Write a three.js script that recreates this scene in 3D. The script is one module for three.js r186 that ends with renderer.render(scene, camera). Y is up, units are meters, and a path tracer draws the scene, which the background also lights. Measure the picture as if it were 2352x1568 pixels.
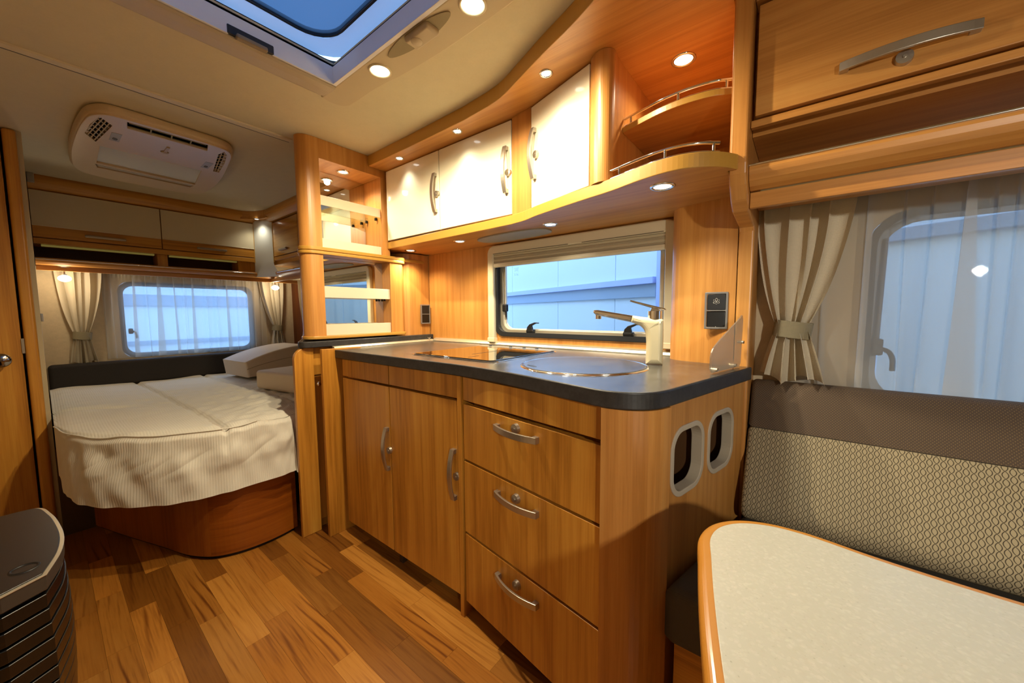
import * as THREE from 'three';
import { RoundedBoxGeometry } from 'three/addons/geometries/RoundedBoxGeometry.js';
import { ImprovedNoise } from 'three/addons/math/ImprovedNoise.js';
import { mergeGeometries, toCreasedNormals, mergeVertices } from 'three/addons/utils/BufferGeometryUtils.js';

// ------------------------------------------------------------------ camera, sky, exposure
const scene = new THREE.Scene();
const camera = new THREE.PerspectiveCamera(85.704, 1.5, 0.02, 60);
camera.position.set(0, 1.09, 0);
camera.rotation.order = 'YXZ';
camera.rotation.set(-0.0784783, -0.906464, -0.0063538);
scene.background = new THREE.Color().setRGB(1.30, 2.25, 3.9);          // dusk-blue overcast sky outside
const renderer = new THREE.WebGLRenderer({ antialias: true });
renderer.toneMapping = THREE.LinearToneMapping;
renderer.toneMappingExposure = 1.0;
renderer.shadowMap.enabled = true;
// colours (linear) and strengths (candela) of the lamps
const WARM = [1.0, 0.84, 0.56], WHITE = [1.0, 0.95, 0.76], AMBER = [1.0, 0.80, 0.56], SOFT = [1.0, 0.95, 0.83];
const POWER = { cornice: 0.24, niche: 0.36, shelf: 0.95, vitrine: 1.0, ceiling: 3.8, corner: 0.22, reading: 0.13, dinette: 5.4 };

// ------------------------------------------------------------------ helpers
function rng(seed) { let s = seed >>> 0; return () => { s = (s + 0x6d2b79f5) | 0; let t = Math.imul(s ^ (s >>> 15), 1 | s); t = (t + Math.imul(t ^ (t >>> 7), 61 | t)) ^ t; return ((t ^ (t >>> 14)) >>> 0) / 4294967296; }; }
const rand = rng(77);
const noise = new ImprovedNoise();
const V = (x, y, z) => new THREE.Vector3(x, y, z);
const lerp = (a, b, t) => a + (b - a) * t;
const clamp = (x, a, b) => Math.min(b, Math.max(a, x));
const smooth = (a, b, x) => { const t = clamp((x - a) / (b - a), 0, 1); return t * t * (3 - 2 * t); };
const used = new Map(), baseOf = new WeakMap();
function numbered(name) { const n = used.get(name) ?? 0; used.set(name, n + 1); return n ? name + '_' + String(n).padStart(3, '0') : name; }
function tag(o, label, category, group, kind) {
  if (label) o.userData.label = label;
  if (category) o.userData.category = category;
  if (group) o.userData.group = group;
  if (kind) o.userData.kind = kind;
  return o;
}
function thing(name, label, category, [x, y, z], group) {               // a Group at the thing's base; its parts are given in world metres
  const o = new THREE.Group(); o.name = numbered(name); o.position.set(x, y, z); baseOf.set(o, V(x, y, z)); scene.add(o);
  return tag(o, label, category, group);
}
function part(name, geo, mat, parent, label) {                          // one named mesh under a thing, a part or a piece of the setting
  geo = Array.isArray(geo) ? join(geo) : geo;
  const b = baseOf.get(parent) ?? V(0, 0, 0), m = new THREE.Mesh(geo.clone().translate(-b.x, -b.y, -b.z), mat);
  m.name = name; m.castShadow = m.receiveShadow = true; baseOf.set(m, b); parent.add(m);
  if (label) m.userData.label = label;
  return m;
}
function solo(name, geo, mat, label, category, group) {                 // a thing that is one mesh
  geo = Array.isArray(geo) ? join(geo) : geo.clone();
  geo.computeBoundingBox(); const bb = geo.boundingBox, b = V((bb.min.x + bb.max.x) / 2, bb.min.y, (bb.min.z + bb.max.z) / 2);
  const m = new THREE.Mesh(geo.translate(-b.x, -b.y, -b.z), mat); m.name = numbered(name); m.position.copy(b); m.castShadow = m.receiveShadow = true; baseOf.set(m, b); scene.add(m);
  return tag(m, label, category, group);
}
function struct(name, geo, mat) {                                       // a piece of the setting
  const m = new THREE.Mesh(Array.isArray(geo) ? join(geo) : geo, mat); m.name = numbered(name); m.castShadow = m.receiveShadow = true; m.userData.kind = 'structure'; scene.add(m);
  return m;
}
function join(list) {
  const flat = list.map((g) => { g = g.index ? g.toNonIndexed() : g; for (const k of Object.keys(g.attributes)) if (!['position', 'normal', 'uv'].includes(k)) g.deleteAttribute(k); return g; });
  return mergeGeometries(flat, false);
}
// planar uv in metres per triangle; the grain of the material runs along `g`
function uv(geo, g = 'y', ou = rand() * 7, ov = rand() * 7) {
  const groups = geo.groups.map((x) => ({ ...x }));
  if (geo.index) { geo = geo.toNonIndexed(); }
  const p = geo.attributes.position, out = new Float32Array(p.count * 2), a = V(), b = V(), c = V(), n = V(), gi = 'xyz'.indexOf(g);
  for (let i = 0; i < p.count; i += 3) {
    a.fromBufferAttribute(p, i); b.fromBufferAttribute(p, i + 1); c.fromBufferAttribute(p, i + 2);
    n.copy(b).sub(a).cross(c.clone().sub(a));
    const m = [Math.abs(n.x), Math.abs(n.y), Math.abs(n.z)], d = m[0] >= m[1] && m[0] >= m[2] ? 0 : m[1] >= m[2] ? 1 : 2;
    const vi = d === gi ? (gi + 1) % 3 : gi, ui = 3 - d - vi;
    [a, b, c].forEach((q, k) => { out[(i + k) * 2] = q.getComponent(ui) + ou; out[(i + k) * 2 + 1] = q.getComponent(vi) + ov; });
  }
  geo.setAttribute('uv', new THREE.BufferAttribute(out, 2));
  geo.clearGroups(); groups.forEach((x) => geo.addGroup(x.start, x.count, x.materialIndex));
  return geo;
}
function box(x0, x1, y0, y1, z0, z1, r = 0.0015, g = 'y', seg = 1) {
  const w = x1 - x0, h = y1 - y0, d = z1 - z0, q = Math.min(r, w * 0.49, h * 0.49, d * 0.49);
  const geo = q > 0 ? new RoundedBoxGeometry(w, h, d, seg, q) : new THREE.BoxGeometry(w, h, d);
  geo.clearGroups();
  return uv(geo.translate((x0 + x1) / 2, (y0 + y1) / 2, (z0 + z1) / 2), g);
}
const poly = (pts) => { const s = new THREE.Shape(); pts.forEach(([x, y], i) => (i ? s.lineTo(x, y) : s.moveTo(x, y))); s.closePath(); return s; };
const hole = (pts) => { const s = new THREE.Path(); pts.forEach(([x, y], i) => (i ? s.lineTo(x, y) : s.moveTo(x, y))); s.closePath(); return s; };
function extrude(shape, depth, bevel, seg = 2) {
  return new THREE.ExtrudeGeometry(shape, { depth: depth - 2 * bevel, bevelEnabled: bevel > 0, bevelSize: bevel, bevelThickness: bevel, bevelOffset: -bevel, bevelSegments: seg, curveSegments: 12 }).translate(0, 0, bevel);
}
// plan outline [[x, z]...] raised from y0 to y1 (optionally with holes)
function prism(pts, y0, y1, bevel = 0.0015, g = 'y', holes = [], seg = 2) {
  const s = poly(pts.map(([x, z]) => [x, -z])); holes.forEach((h) => s.holes.push(hole(h.map(([x, z]) => [x, -z]))));
  return uv(extrude(s, y1 - y0, bevel, seg).rotateX(-Math.PI / 2).translate(0, y0, 0), g);
}
// profile [[x, y]...] run along z
function alongZ(pts, z0, z1, bevel = 0.001, g = 'z', holes = [], seg = 2) { const s = poly(pts); holes.forEach((h) => s.holes.push(hole(h))); return uv(extrude(s, z1 - z0, bevel, seg).translate(0, 0, z0), g); }
// profile [[z, y]...] run along x
function alongX(pts, x0, x1, bevel = 0.001, g = 'x', holes = [], seg = 2) {
  const s = poly(pts.map(([z, y]) => [-z, y])); holes.forEach((h) => s.holes.push(hole(h.map(([z, y]) => [-z, y]))));
  return uv(extrude(s, x1 - x0, bevel, seg).rotateY(Math.PI / 2).translate(x0, 0, 0), g);
}
function curve2(pts, n, closed = false) { return new THREE.CatmullRomCurve3(pts.map(([x, y]) => V(x, y, 0)), closed, 'centripetal').getPoints(n).map((p) => [p.x, p.y]); }
function rrect(x0, x1, y0, y1, r, n = 6) {
  const out = [], add = (cx, cy, a) => { for (let i = 0; i <= n; i++) { const t = a + (i / n) * Math.PI / 2; out.push([cx + r * Math.cos(t), cy + r * Math.sin(t)]); } };
  add(x1 - r, y1 - r, 0); add(x0 + r, y1 - r, Math.PI / 2); add(x0 + r, y0 + r, Math.PI); add(x1 - r, y0 + r, Math.PI * 1.5);
  return out;
}
function offset(pts, d) {                                                // grow a closed outline by d
  const n = pts.length; let area = 0; pts.forEach(([x, y], i) => { const [a, b] = pts[(i + 1) % n]; area += x * b - a * y; }); const s = area > 0 ? 1 : -1;
  return pts.map((p, i) => {
    const a = pts[(i + n - 1) % n], c = pts[(i + 1) % n], e1 = [p[0] - a[0], p[1] - a[1]], e2 = [c[0] - p[0], c[1] - p[1]], l1 = Math.hypot(...e1) || 1, l2 = Math.hypot(...e2) || 1;
    const nx = s * (e1[1] / l1 + e2[1] / l2), ny = -s * (e1[0] / l1 + e2[0] / l2), l = Math.hypot(nx, ny) || 1, k = d / Math.max(0.45, l / 2);
    return [p[0] + (nx / l) * k, p[1] + (ny / l) * k];
  });
}
function strip(pts, t, y0, y1, bevel = 0.001, g = 'y') {                   // an open plan line [[x, z]] thickened to its left by t and raised
  const side = pts.map((p, i) => { const a = pts[Math.max(0, i - 1)], b = pts[Math.min(pts.length - 1, i + 1)], dx = b[0] - a[0], dz = b[1] - a[1], l = Math.hypot(dx, dz); return [p[0] + (-dz / l) * t, p[1] + (dx / l) * t]; });
  return prism([...pts, ...side.reverse()], y0, y1, bevel, g);
}
function tube(pts, r, seg = 40, rad = 8, closed = false) { return uv(new THREE.TubeGeometry(new THREE.CatmullRomCurve3(pts.map((p) => V(...p)), closed, 'centripetal'), seg, r, rad, closed), 'y'); }
function rod(p, q, r, rad = 10, r2 = r) {
  const a = V(...p), b = V(...q), d = b.clone().sub(a), g = new THREE.CylinderGeometry(r2, r, d.length(), rad);
  return uv(g.applyQuaternion(new THREE.Quaternion().setFromUnitVectors(V(0, 1, 0), d.normalize())).translate((a.x + b.x) / 2, (a.y + b.y) / 2, (a.z + b.z) / 2), 'y');
}
function frameMatrix(origin, ex, ey, ez) { return new THREE.Matrix4().makeBasis(V(...ex).normalize(), V(...ey).normalize(), V(...ez).normalize()).setPosition(V(...origin)); }
function sheet(nu, nv, f) {                                              // parametric cloth: f(u, v) -> [x, y, z, texU, texV]
  const pos = [], tex = [], idx = [];
  for (let j = 0; j <= nv; j++) for (let i = 0; i <= nu; i++) { const q = f(i / nu, j / nv); pos.push(q[0], q[1], q[2]); tex.push(q[3] ?? 0, q[4] ?? 0); }
  for (let j = 0; j < nv; j++) for (let i = 0; i < nu; i++) { const a = j * (nu + 1) + i, b = a + 1, c = a + nu + 1, d = c + 1; idx.push(a, c, b, b, c, d); }
  const g = new THREE.BufferGeometry(); g.setAttribute('position', new THREE.Float32BufferAttribute(pos, 3)); g.setAttribute('uv', new THREE.Float32BufferAttribute(tex, 2)); g.setIndex(idx); g.computeVertexNormals();
  return g;
}
function lathe(pts, n = 28) { return uv(new THREE.LatheGeometry(pts.map(([r, y]) => new THREE.Vector2(r, y)), n), 'y'); }

// ------------------------------------------------------------------ textures
const lattice = (w, h, seed) => { const r = rng(seed), a = new Float32Array(w * h); for (let i = 0; i < a.length; i++) a[i] = r(); return (x, y) => { const x0 = Math.floor(x), y0 = Math.floor(y), fx = x - x0, fy = y - y0, sx = fx * fx * (3 - 2 * fx), sy = fy * fy * (3 - 2 * fy), at = (i, j) => a[((j % h) + h) % h * w + ((i % w) + w) % w]; return lerp(lerp(at(x0, y0), at(x0 + 1, y0), sx), lerp(at(x0, y0 + 1), at(x0 + 1, y0 + 1), sx), sy); }; };
function dataTex(w, h, f, srgb = true, su = 1, sv = 1) {
  const d = new Uint8Array(w * h * 4);
  for (let y = 0; y < h; y++) for (let x = 0; x < w; x++) { const c = f(x / w, y / h), o = (y * w + x) * 4; for (let k = 0; k < 3; k++) d[o + k] = clamp(Math.round((Array.isArray(c) ? c[k] : c) * 255), 0, 255); d[o + 3] = 255; }
  const t = new THREE.DataTexture(d, w, h); t.magFilter = THREE.LinearFilter; t.minFilter = THREE.LinearMipmapLinearFilter; t.generateMipmaps = true; t.wrapS = t.wrapT = THREE.RepeatWrapping; if (srgb) t.colorSpace = THREE.SRGBColorSpace; t.repeat.set(1 / su, 1 / sv); t.needsUpdate = true;
  return t;
}
function woodTexture(base, dark, light, seed, k = 1) {                       // 0.5 m across, 1.2 m along the grain
  const a = lattice(10, 2, seed), b = lattice(40, 4, seed + 1), c = lattice(160, 8, seed + 2), d = lattice(400, 24, seed + 3), w = lattice(4, 3, seed + 4);
  return dataTex(512, 512, (u, v) => {
    const s = u + 0.012 * (w(u * 4, v * 3) - 0.5);
    let t = 0.40 * (a(s * 10, v * 2) - 0.5) + 0.34 * (b(s * 40, v * 4) - 0.5) + 0.22 * (c(s * 160, v * 8) - 0.5) + 0.16 * (d(s * 400, v * 24) - 0.5);
    t *= 1.5 * k; const q = t < 0 ? dark : light, m = clamp(Math.abs(t) * 1.6, 0, 1);
    return base.map((x, i) => lerp(x, q[i], m));
  }, true, 0.5, 1.2);
}
function plankTexture(base, dark, light, seed, vein) {                        // 0.3 m across, 1.0 m along
  const w = lattice(3, 3, seed), f = lattice(90, 10, seed + 1), g = lattice(200, 30, seed + 2), m = lattice(5, 2, seed + 3);
  return dataTex(384, 512, (u, v) => {
    const bend = 0.16 * (w(u * 3, v * 3) - 0.5), rings = 0.5 + 0.5 * Math.sin((u + bend) * Math.PI * 2 * 10 + 2.5 * m(u * 5, v * 2));
    const fine = 0.55 * (f((u + bend * 0.4) * 90, v * 10) - 0.5) + 0.3 * (g(u * 200, v * 30) - 0.5);
    const line = Math.pow(rings, 6) * vein * smooth(0.42, 0.75, w(u * 3 + 1.3, v * 3 + 0.7));
    const t = clamp(0.55 * fine + 0.18 * (m(u * 5, v * 2) - 0.5) - line * 0.55, -1, 1), q = t < 0 ? dark : light;
    return base.map((x, i) => lerp(x, q[i], clamp(Math.abs(t) * 1.5, 0, 1)));
  }, true, 0.3, 1.0);
}
const C = (hex) => [(hex >> 16) / 255, ((hex >> 8) & 255) / 255, (hex & 255) / 255];
const woodMap = woodTexture(C(0xc08440), C(0xa0672a), C(0xd09a52), 11, 0.8);
const woodMap2 = woodTexture(C(0xbd802c), C(0x965f19), C(0xcf983c), 23, 1.0);
const floorMaps = [plankTexture(C(0xb27a36), C(0x743f12), C(0xc8924a), 41, 0.35), plankTexture(C(0xa96f2c), C(0x5f300c), C(0xc08840), 57, 1.0)];
const mottle = (c, amp, seed, size = 0.5) => { const a = lattice(8, 8, seed), b = lattice(40, 40, seed + 1), e = lattice(140, 140, seed + 2); return dataTex(256, 256, (u, v) => { const t = 1 + amp * (a(u * 8, v * 8) - 0.5 + 0.8 * (b(u * 40, v * 40) - 0.5) + 0.6 * (e(u * 140, v * 140) - 0.5)); return c.map((x) => x * t); }, true, size, size); };
function canvasTex(w, h, draw, su = 1, sv = 1) { const c = document.createElement('canvas'); c.width = w; c.height = h; draw(c.getContext('2d'), w, h); const t = new THREE.CanvasTexture(c); t.colorSpace = THREE.SRGBColorSpace; t.wrapS = t.wrapT = THREE.RepeatWrapping; t.repeat.set(1 / su, 1 / sv); t.magFilter = THREE.LinearFilter; return t; }
// table laminate: pale ground with fine grey specks
const speckMap = canvasTex(1024, 1024, (x, w, h) => {
  const r = rng(5); x.fillStyle = '#b7b5a9'; x.fillRect(0, 0, w, h);
  for (let i = 0; i < 16000; i++) { x.fillStyle = `rgba(${r() < 0.5 ? '214,210,198' : '178,174,160'},${0.06 + 0.12 * r()})`; x.beginPath(); x.ellipse(r() * w, r() * h, 2 + 6 * r(), 2 + 4 * r(), r() * 3, 0, 7); x.fill(); }
  for (let i = 0; i < 1300; i++) { x.fillStyle = `rgba(120,118,104,${0.10 + 0.28 * r() * r()})`; x.beginPath(); x.ellipse(r() * w, r() * h, 1 + 4 * r() * r() * r(), 0.8 + 1.6 * r(), r() * 3, 0, 7); x.fill(); }
}, 0.5, 0.5);
// bench cloth: dark ogee lattice on beige, one tile 0.042 x 0.0235 m
const ogeeMap = dataTex(256, 134, (u, v) => {
  let dmin = 9;
  for (let k = -1; k <= 2; k++) for (const sg of [-1, 1]) dmin = Math.min(dmin, Math.abs(u - ((k + 0.5) / 2 + sg * 0.205 * Math.abs(Math.sin(Math.PI * (v + (k & 1 ? 0.5 : 0)))) ** 0.85)));
  const m = smooth(0.046, 0.022, dmin), n = 0.96 + 0.04 * Math.sin(u * 200) * Math.sin(v * 120);
  return [lerp(0.64, 0.24, m) * n, lerp(0.585, 0.20, m) * n, lerp(0.465, 0.14, m) * n];
}, true, 0.024, 0.0157);
// brown woven cloth with small raised light dots
const dotMap = dataTex(64, 64, (u, v) => { const d = Math.min(Math.hypot(u - 0.5, v - 0.25), Math.hypot(u, v - 0.75), Math.hypot(u - 1, v - 0.75)), m = smooth(0.2, 0.1, d); return [lerp(0.285, 0.44, m), lerp(0.225, 0.36, m), lerp(0.17, 0.24, m)]; }, true, 0.007, 0.007);
const ribMap = dataTex(64, 64, (u, v) => 0.5 + 0.5 * Math.cos(u * Math.PI * 2) * (0.75 + 0.25 * Math.cos(v * Math.PI * 4)), false, 0.009, 0.009);
const weaveMap = dataTex(64, 64, (u, v) => 0.5 + 0.25 * Math.sin(u * Math.PI * 8) + 0.25 * Math.sin(v * Math.PI * 8), false, 0.012, 0.012);

// ------------------------------------------------------------------ materials
const std = (color, rough, o = {}) => new THREE.MeshPhysicalMaterial({ color: typeof color === 'number' ? new THREE.Color(color) : new THREE.Color().setRGB(...color), roughness: rough, side: THREE.DoubleSide, ...o });
const wood = std(0xffffff, 0.38, { map: woodMap, clearcoat: 0.12, clearcoatRoughness: 0.3, name: 'wood' });
const wood2 = std(0xffffff, 0.40, { map: woodMap2, clearcoat: 0.12, clearcoatRoughness: 0.3, name: 'wood_front' });
const edge = std(0xb98a3a, 0.36, { clearcoat: 0.15, clearcoatRoughness: 0.3, name: 'wood_edge' });
const cream = std(0xf0ead2, 0.35, { clearcoat: 1, clearcoatRoughness: 0.03, name: 'cream_gloss' });
const creamMatt = std(0xd2c4a4, 0.55, { name: 'cream_satin' });
const ceilingMat = std(0xffffff, 0.85, { map: mottle(C(0xc9bc9b), 0.015, 91, 0.25), name: 'ceiling_board' });
const wallMat = std(0xffffff, 0.8, { map: mottle(C(0xc9b492), 0.05, 95, 0.6), name: 'wall_board' });
const whiteFrame = std(0xd9d2c4, 0.35, { name: 'white_plastic' });
const beige = std(0xcfc2a2, 0.4, { name: 'beige_plastic' });
const black = std(0x0d0d0e, 0.45, { name: 'black_plastic' });
const rubber = std(0x14161a, 0.6, { name: 'rubber' });
const darkVoid = std(0x17110a, 0.9, { name: 'dark_recess' });
const steel = std(0xb9b2a6, 0.34, { metalness: 0.9, name: 'brushed_metal' });
const chrome = std(0xe6e6e6, 0.07, { metalness: 1, name: 'chrome' });
const alu = std(0xd8cfb8, 0.32, { metalness: 0.75, name: 'aluminium' });
const mirror = std(0xdde0dc, 0.015, { metalness: 1, name: 'mirror' });
const slate = std(0xffffff, 0.27, { map: mottle(C(0x3e3b38), 0.35, 33, 0.35), clearcoat: 0.25, clearcoatRoughness: 0.25, name: 'slate_laminate' });
const slateEdge = std(0xffffff, 0.45, { map: mottle(C(0x2c2b2b), 0.3, 35, 0.3), name: 'slate_edge' });
const paneMat = std(0xf2f6f8, 0.0, { transmission: 1, thickness: 0, ior: 1.45, specularIntensity: 0.12, name: 'clear_pane' });
const domeMat = std([0.24, 0.30, 0.36], 0.5, { transmission: 1, thickness: 0, ior: 1.2, name: 'smoked_dome' });
const domeRing = std(0xd6dbe2, 0.5, { transmission: 0.55, thickness: 0, name: 'milky_acrylic' });
const frosted = std(0xf3e6cf, 0.35, { transmission: 0.35, thickness: 0, name: 'frosted_acrylic' });
const guardMat = std(0xd6d0c2, 0.33, { transmission: 0.94, thickness: 0, name: 'frosted_guard' });
const shelfGlass = std(0xe8efe6, 0.02, { transmission: 1, thickness: 0, name: 'shelf_glass' });
const hobGlass = std(0x0b0705, 0.03, { clearcoat: 1, clearcoatRoughness: 0.02, specularIntensity: 1, ior: 1.9, name: 'brown_glass_lid' });
const lensMat = (c, k) => new THREE.MeshStandardMaterial({ color: 0x222222, emissive: new THREE.Color().setRGB(...c), emissiveIntensity: k, name: 'lit_lens' });
const drapeMat = std(0xd6c9b0, 0.9, { bumpMap: weaveMap, bumpScale: 0.0006, transmission: 0.08, thickness: 0, sheen: 0.3, sheenColor: new THREE.Color(0xd8ccb4), name: 'drape_cloth' });
const tieMat = std(0x8f8468, 0.9, { bumpMap: weaveMap, bumpScale: 0.0005, name: 'tieback_cloth' });
const sheerMat = std(0xe4dfd4, 0.95, { transmission: 0.5, thickness: 0, transparent: true, opacity: 0.46, name: 'sheer_cloth' });
const brownCloth = std(0xffffff, 0.75, { map: dotMap, bumpMap: weaveMap, bumpScale: 0.0003, name: 'brown_cloth' });
const brownPlain = std(0x4a4338, 0.8, { bumpMap: weaveMap, bumpScale: 0.0004, name: 'brown_plain_cloth' });
const ogee = std(0xffffff, 0.85, { map: ogeeMap, name: 'ogee_cloth' });
const bedCloth = std(0xd8d3c6, 0.92, { bumpMap: ribMap, bumpScale: 0.0006, name: 'ribbed_bed_cloth' });
const mattressCloth = std(0xcdc3b4, 0.9, { name: 'mattress_cloth' });
const leather = std(0xd6c6ae, 0.6, { name: 'cream_cushion_cloth' });
const laminate = std(0xffffff, 0.3, { map: speckMap, clearcoat: 0.2, clearcoatRoughness: 0.2, name: 'speckled_laminate' });
const heaterLid = std(0x191615, 0.42, { clearcoat: 0.2, clearcoatRoughness: 0.3, name: 'heater_lid' });
const heaterBody = std(0x0b0b0c, 0.5, { name: 'heater_body' });
const greyRim = std(0x57524b, 0.35, { metalness: 0.5, name: 'grey_rim' });
const hallPanel = std(0xe9edf0, 0.7, { name: 'hall_panel' });
const hallRail = std(0xa9b4c4, 0.5, { name: 'hall_rail' });
const hallRail2 = std(0xc4caf0, 0.5, { name: 'hall_rail_face' });

// ------------------------------------------------------------------ shell of the caravan
const CEIL = 1.925, XL = -0.62, XR = 1.54, ZR = -3.92, ZF = 1.9, T = 0.05;
const floor = struct('floor', box(XL - T, XR + T, -0.05, -0.003, ZR - T, ZF + T, 0), std(0x3a2410, 0.7));
{ // parquet blocks, each a part of the floor; rows run along the caravan
  const W = 0.0715, X0 = 0.058, mats = [], r = rng(9);
  const tones = [[1.08, 1.06, 0.94], [0.84, 0.81, 0.72], [0.66, 0.61, 0.52], [0.46, 0.40, 0.31], [0.94, 0.88, 0.72], [0.55, 0.48, 0.38]];
  tones.forEach((t) => floorMaps.forEach((m) => mats.push(std(t, 0.32, { map: m, clearcoat: 0.1, clearcoatRoughness: 0.25, name: 'parquet' }))));
  const known = { 0: [-2.42, -2.075, -1.70, -1.20], 1: [-2.27, -1.894, -1.518, -1.05], 2: [-2.13, -1.682, -1.2], 3: [-2.1, -1.621, -1.14], 4: [-1.866, -1.385, -0.9], 5: [-2.0, -1.447, -0.96], 6: [-1.666, -1.096, -0.62], 7: [-1.80, -1.31, -0.77], 8: [-1.54, -0.9985, -0.6], 9: [-1.72, -1.413, -0.838, -0.5], 10: [-1.62, -1.1, -0.7] };
  const toneAt = { '6:-1.096': 0, '4:-1.385': 0, '7:-1.31': 2, '0:-1.7': 1, '1:-1.518': 0, '2:-1.682': 3, '6:-1.666': 4, '5:-1.447': 4, '9:-0.838': 4, '8:-0.9985': 3, '9:-1.413': 5, '3:-1.621': 1, '10:-1.1': 0, '8:-1.54': 1, '7:-1.8': 3, '4:-0.9': 4 };
  const shared = new Map();
  for (let k = -9; k <= 12; k++) {
    let ends = (known[k] ?? []).slice(), z = ends.length ? ends[0] : -3.0 + 0.4 * r();
    if (!ends.length) ends = [z];
    while (ends[0] > -3.05) ends.unshift(ends[0] - (0.36 + 0.05 * Math.floor(4 * r())));
    while (ends[ends.length - 1] < 0.6) ends.push(ends[ends.length - 1] + 0.36 + 0.05 * Math.floor(4 * r()));
    for (let i = 0; i + 1 < ends.length; i++) {
      const L = ends[i + 1] - ends[i], key = L.toFixed(3) + ':' + Math.floor(r() * 4);
      if (!shared.has(key)) { const g = new THREE.BoxGeometry(W - 0.0005, 0.003, L - 0.0005); g.clearGroups(); shared.set(key, uv(g, 'z', r() * 3, r() * 3)); }
      const tone = toneAt[k + ':' + ends[i + 1]] ?? toneAt[k + ':' + ends[i]] ?? Math.floor(r() * tones.length), p = new THREE.Mesh(shared.get(key), mats[tone * 2 + (r() < 0.5 ? 1 : 0)]);
      p.name = 'plank'; p.position.set(X0 + (k + 0.5) * W, -0.0015, (ends[i] + ends[i + 1]) / 2); p.receiveShadow = p.castShadow = true; floor.add(p);
    }
  }
}
const HX0 = 0.05, HX1 = 0.70, HZ0 = -1.345, HZ1 = -0.40;                    // roof hatch opening
struct('ceiling', prism([[XL - T, ZR - T], [XR + T, ZR - T], [XR + T, ZF + T], [XL - T, ZF + T]], CEIL, CEIL + 0.05, 0, 'z', [[[HX0, HZ0], [HX1, HZ0], [HX1, HZ1], [HX0, HZ1]]]), ceilingMat);
struct('trim_1', [alongX([[-1.99, CEIL + 0.002], [-1.99, CEIL - 0.005], [-1.975, CEIL - 0.009], [-1.955, CEIL - 0.006], [-1.952, CEIL + 0.002]], XL, 0.80, 0.0005)], std(0xcabb9c, 0.35));
struct('trim_2', [box(XL, 0.80, CEIL - 0.004, CEIL + 0.001, -1.998, -1.9915, 0)], std(0x3a3020, 0.6));
struct('wall_right', alongX([[ZR - T, -0.05], [ZF + T, -0.05], [ZF + T, CEIL], [ZR - T, CEIL]], XR, XR + T, 0, 'y', [rrect(-1.315, -0.405, 0.962, 1.415, 0.06), rrect(0.15, 1.30, 0.79, 1.375, 0.09)]), wallMat);
struct('wall_rear', alongZ([[XL - T, -0.05], [XR + T, -0.05], [XR + T, CEIL], [XL - T, CEIL]], ZR - T, ZR, 0, 'y', [rrect(0.355, 1.195, 0.775, 1.335, 0.07)]), wallMat);
struct('wall_left', box(XL - T, XL, -0.05, CEIL, ZR - T, ZF + T, 0), wallMat);
struct('wall_front', box(XL - T, XR + T, -0.05, CEIL, ZF, ZF + T, 0), wallMat);
struct('wall_bedside', box(-0.03, 0.0, 0, CEIL, ZR, -2.84, 0.001), std(0xb9aa8a, 0.28, { clearcoat: 0.5, clearcoatRoughness: 0.12 }));
{ // washroom front, facing the aisle, with its door
  const w = struct('wall_washroom', [box(XL, -0.66 + 0.05, 0, CEIL, -2.86, -2.83, 0.001), box(-0.055, -0.015, 0, CEIL, -2.862, -2.82, 0.012, 'y', 3)], wood2);
  const d = struct('door_1', box(XL + 0.012, -0.0625, 0.02, CEIL - 0.012, -2.85, -2.826, 0.002), wood2);
  baseOf.set(d, V(0, 0, 0));
  part('door_handle', [lathe([[0, 0], [0.026, 0], [0.027, 0.006], [0.016, 0.012], [0.012, 0.03], [0.02, 0.042], [0.03, 0.05], [0.031, 0.062], [0.024, 0.072], [0, 0.075]]).rotateX(Math.PI / 2).translate(-0.122, 0.893, -2.826)], std(0x9b9a98, 0.12, { metalness: 1 }), d, 'round chrome knob');
  part('hinge', box(-0.064, -0.054, 0.915, 0.985, -2.832, -2.822, 0.002), steel, d);
}
struct('wall_kitchen', alongX([[-1.862, 0.88], [-0.33, 0.88], [-0.33, 1.452], [-1.862, 1.452]], 1.532, 1.54, 0, 'y', [rrect(-1.315, -0.405, 0.962, 1.415, 0.06)]), wood);
struct('wall_corner', strip(curve2([[1.335, -2.02], [1.345, -1.945], [1.385, -1.895], [1.45, -1.875], [1.535, -1.868]], 16).reverse(), 0.012, 0.955, 1.45, 0.001), wood);
struct('wall_bed_lining', box(1.525, 1.54, 0, 1.39, ZR, -2.15, 0), std(0xffffff, 0.6, { map: woodMap2, color: new THREE.Color(0x8a6a58) }));

// partition between kitchen and dinette, and the boxed pillar with the switch
struct('wall_divider', alongZ([[1.12, CEIL], [1.12, 1.465], [1.124, 1.44], [1.138, 1.415], [1.165, 1.385], [1.205, 1.362], [1.30, 1.352], [1.352, 1.346], [1.36, 1.335], [1.36, 0], [1.54, 0], [1.54, CEIL]], -0.163, -0.122, 0.006, 'y', [], 3), wood);
struct('wall_pillar', prism([[1.535, -0.378], ...curve2([[1.462, -0.378], [1.432, -0.376], [1.405, -0.352], [1.382, -0.295], [1.369, -0.23], [1.362, -0.165]], 14), [1.535, -0.165]], 0.914, 1.4515, 0.001), wood);

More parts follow.
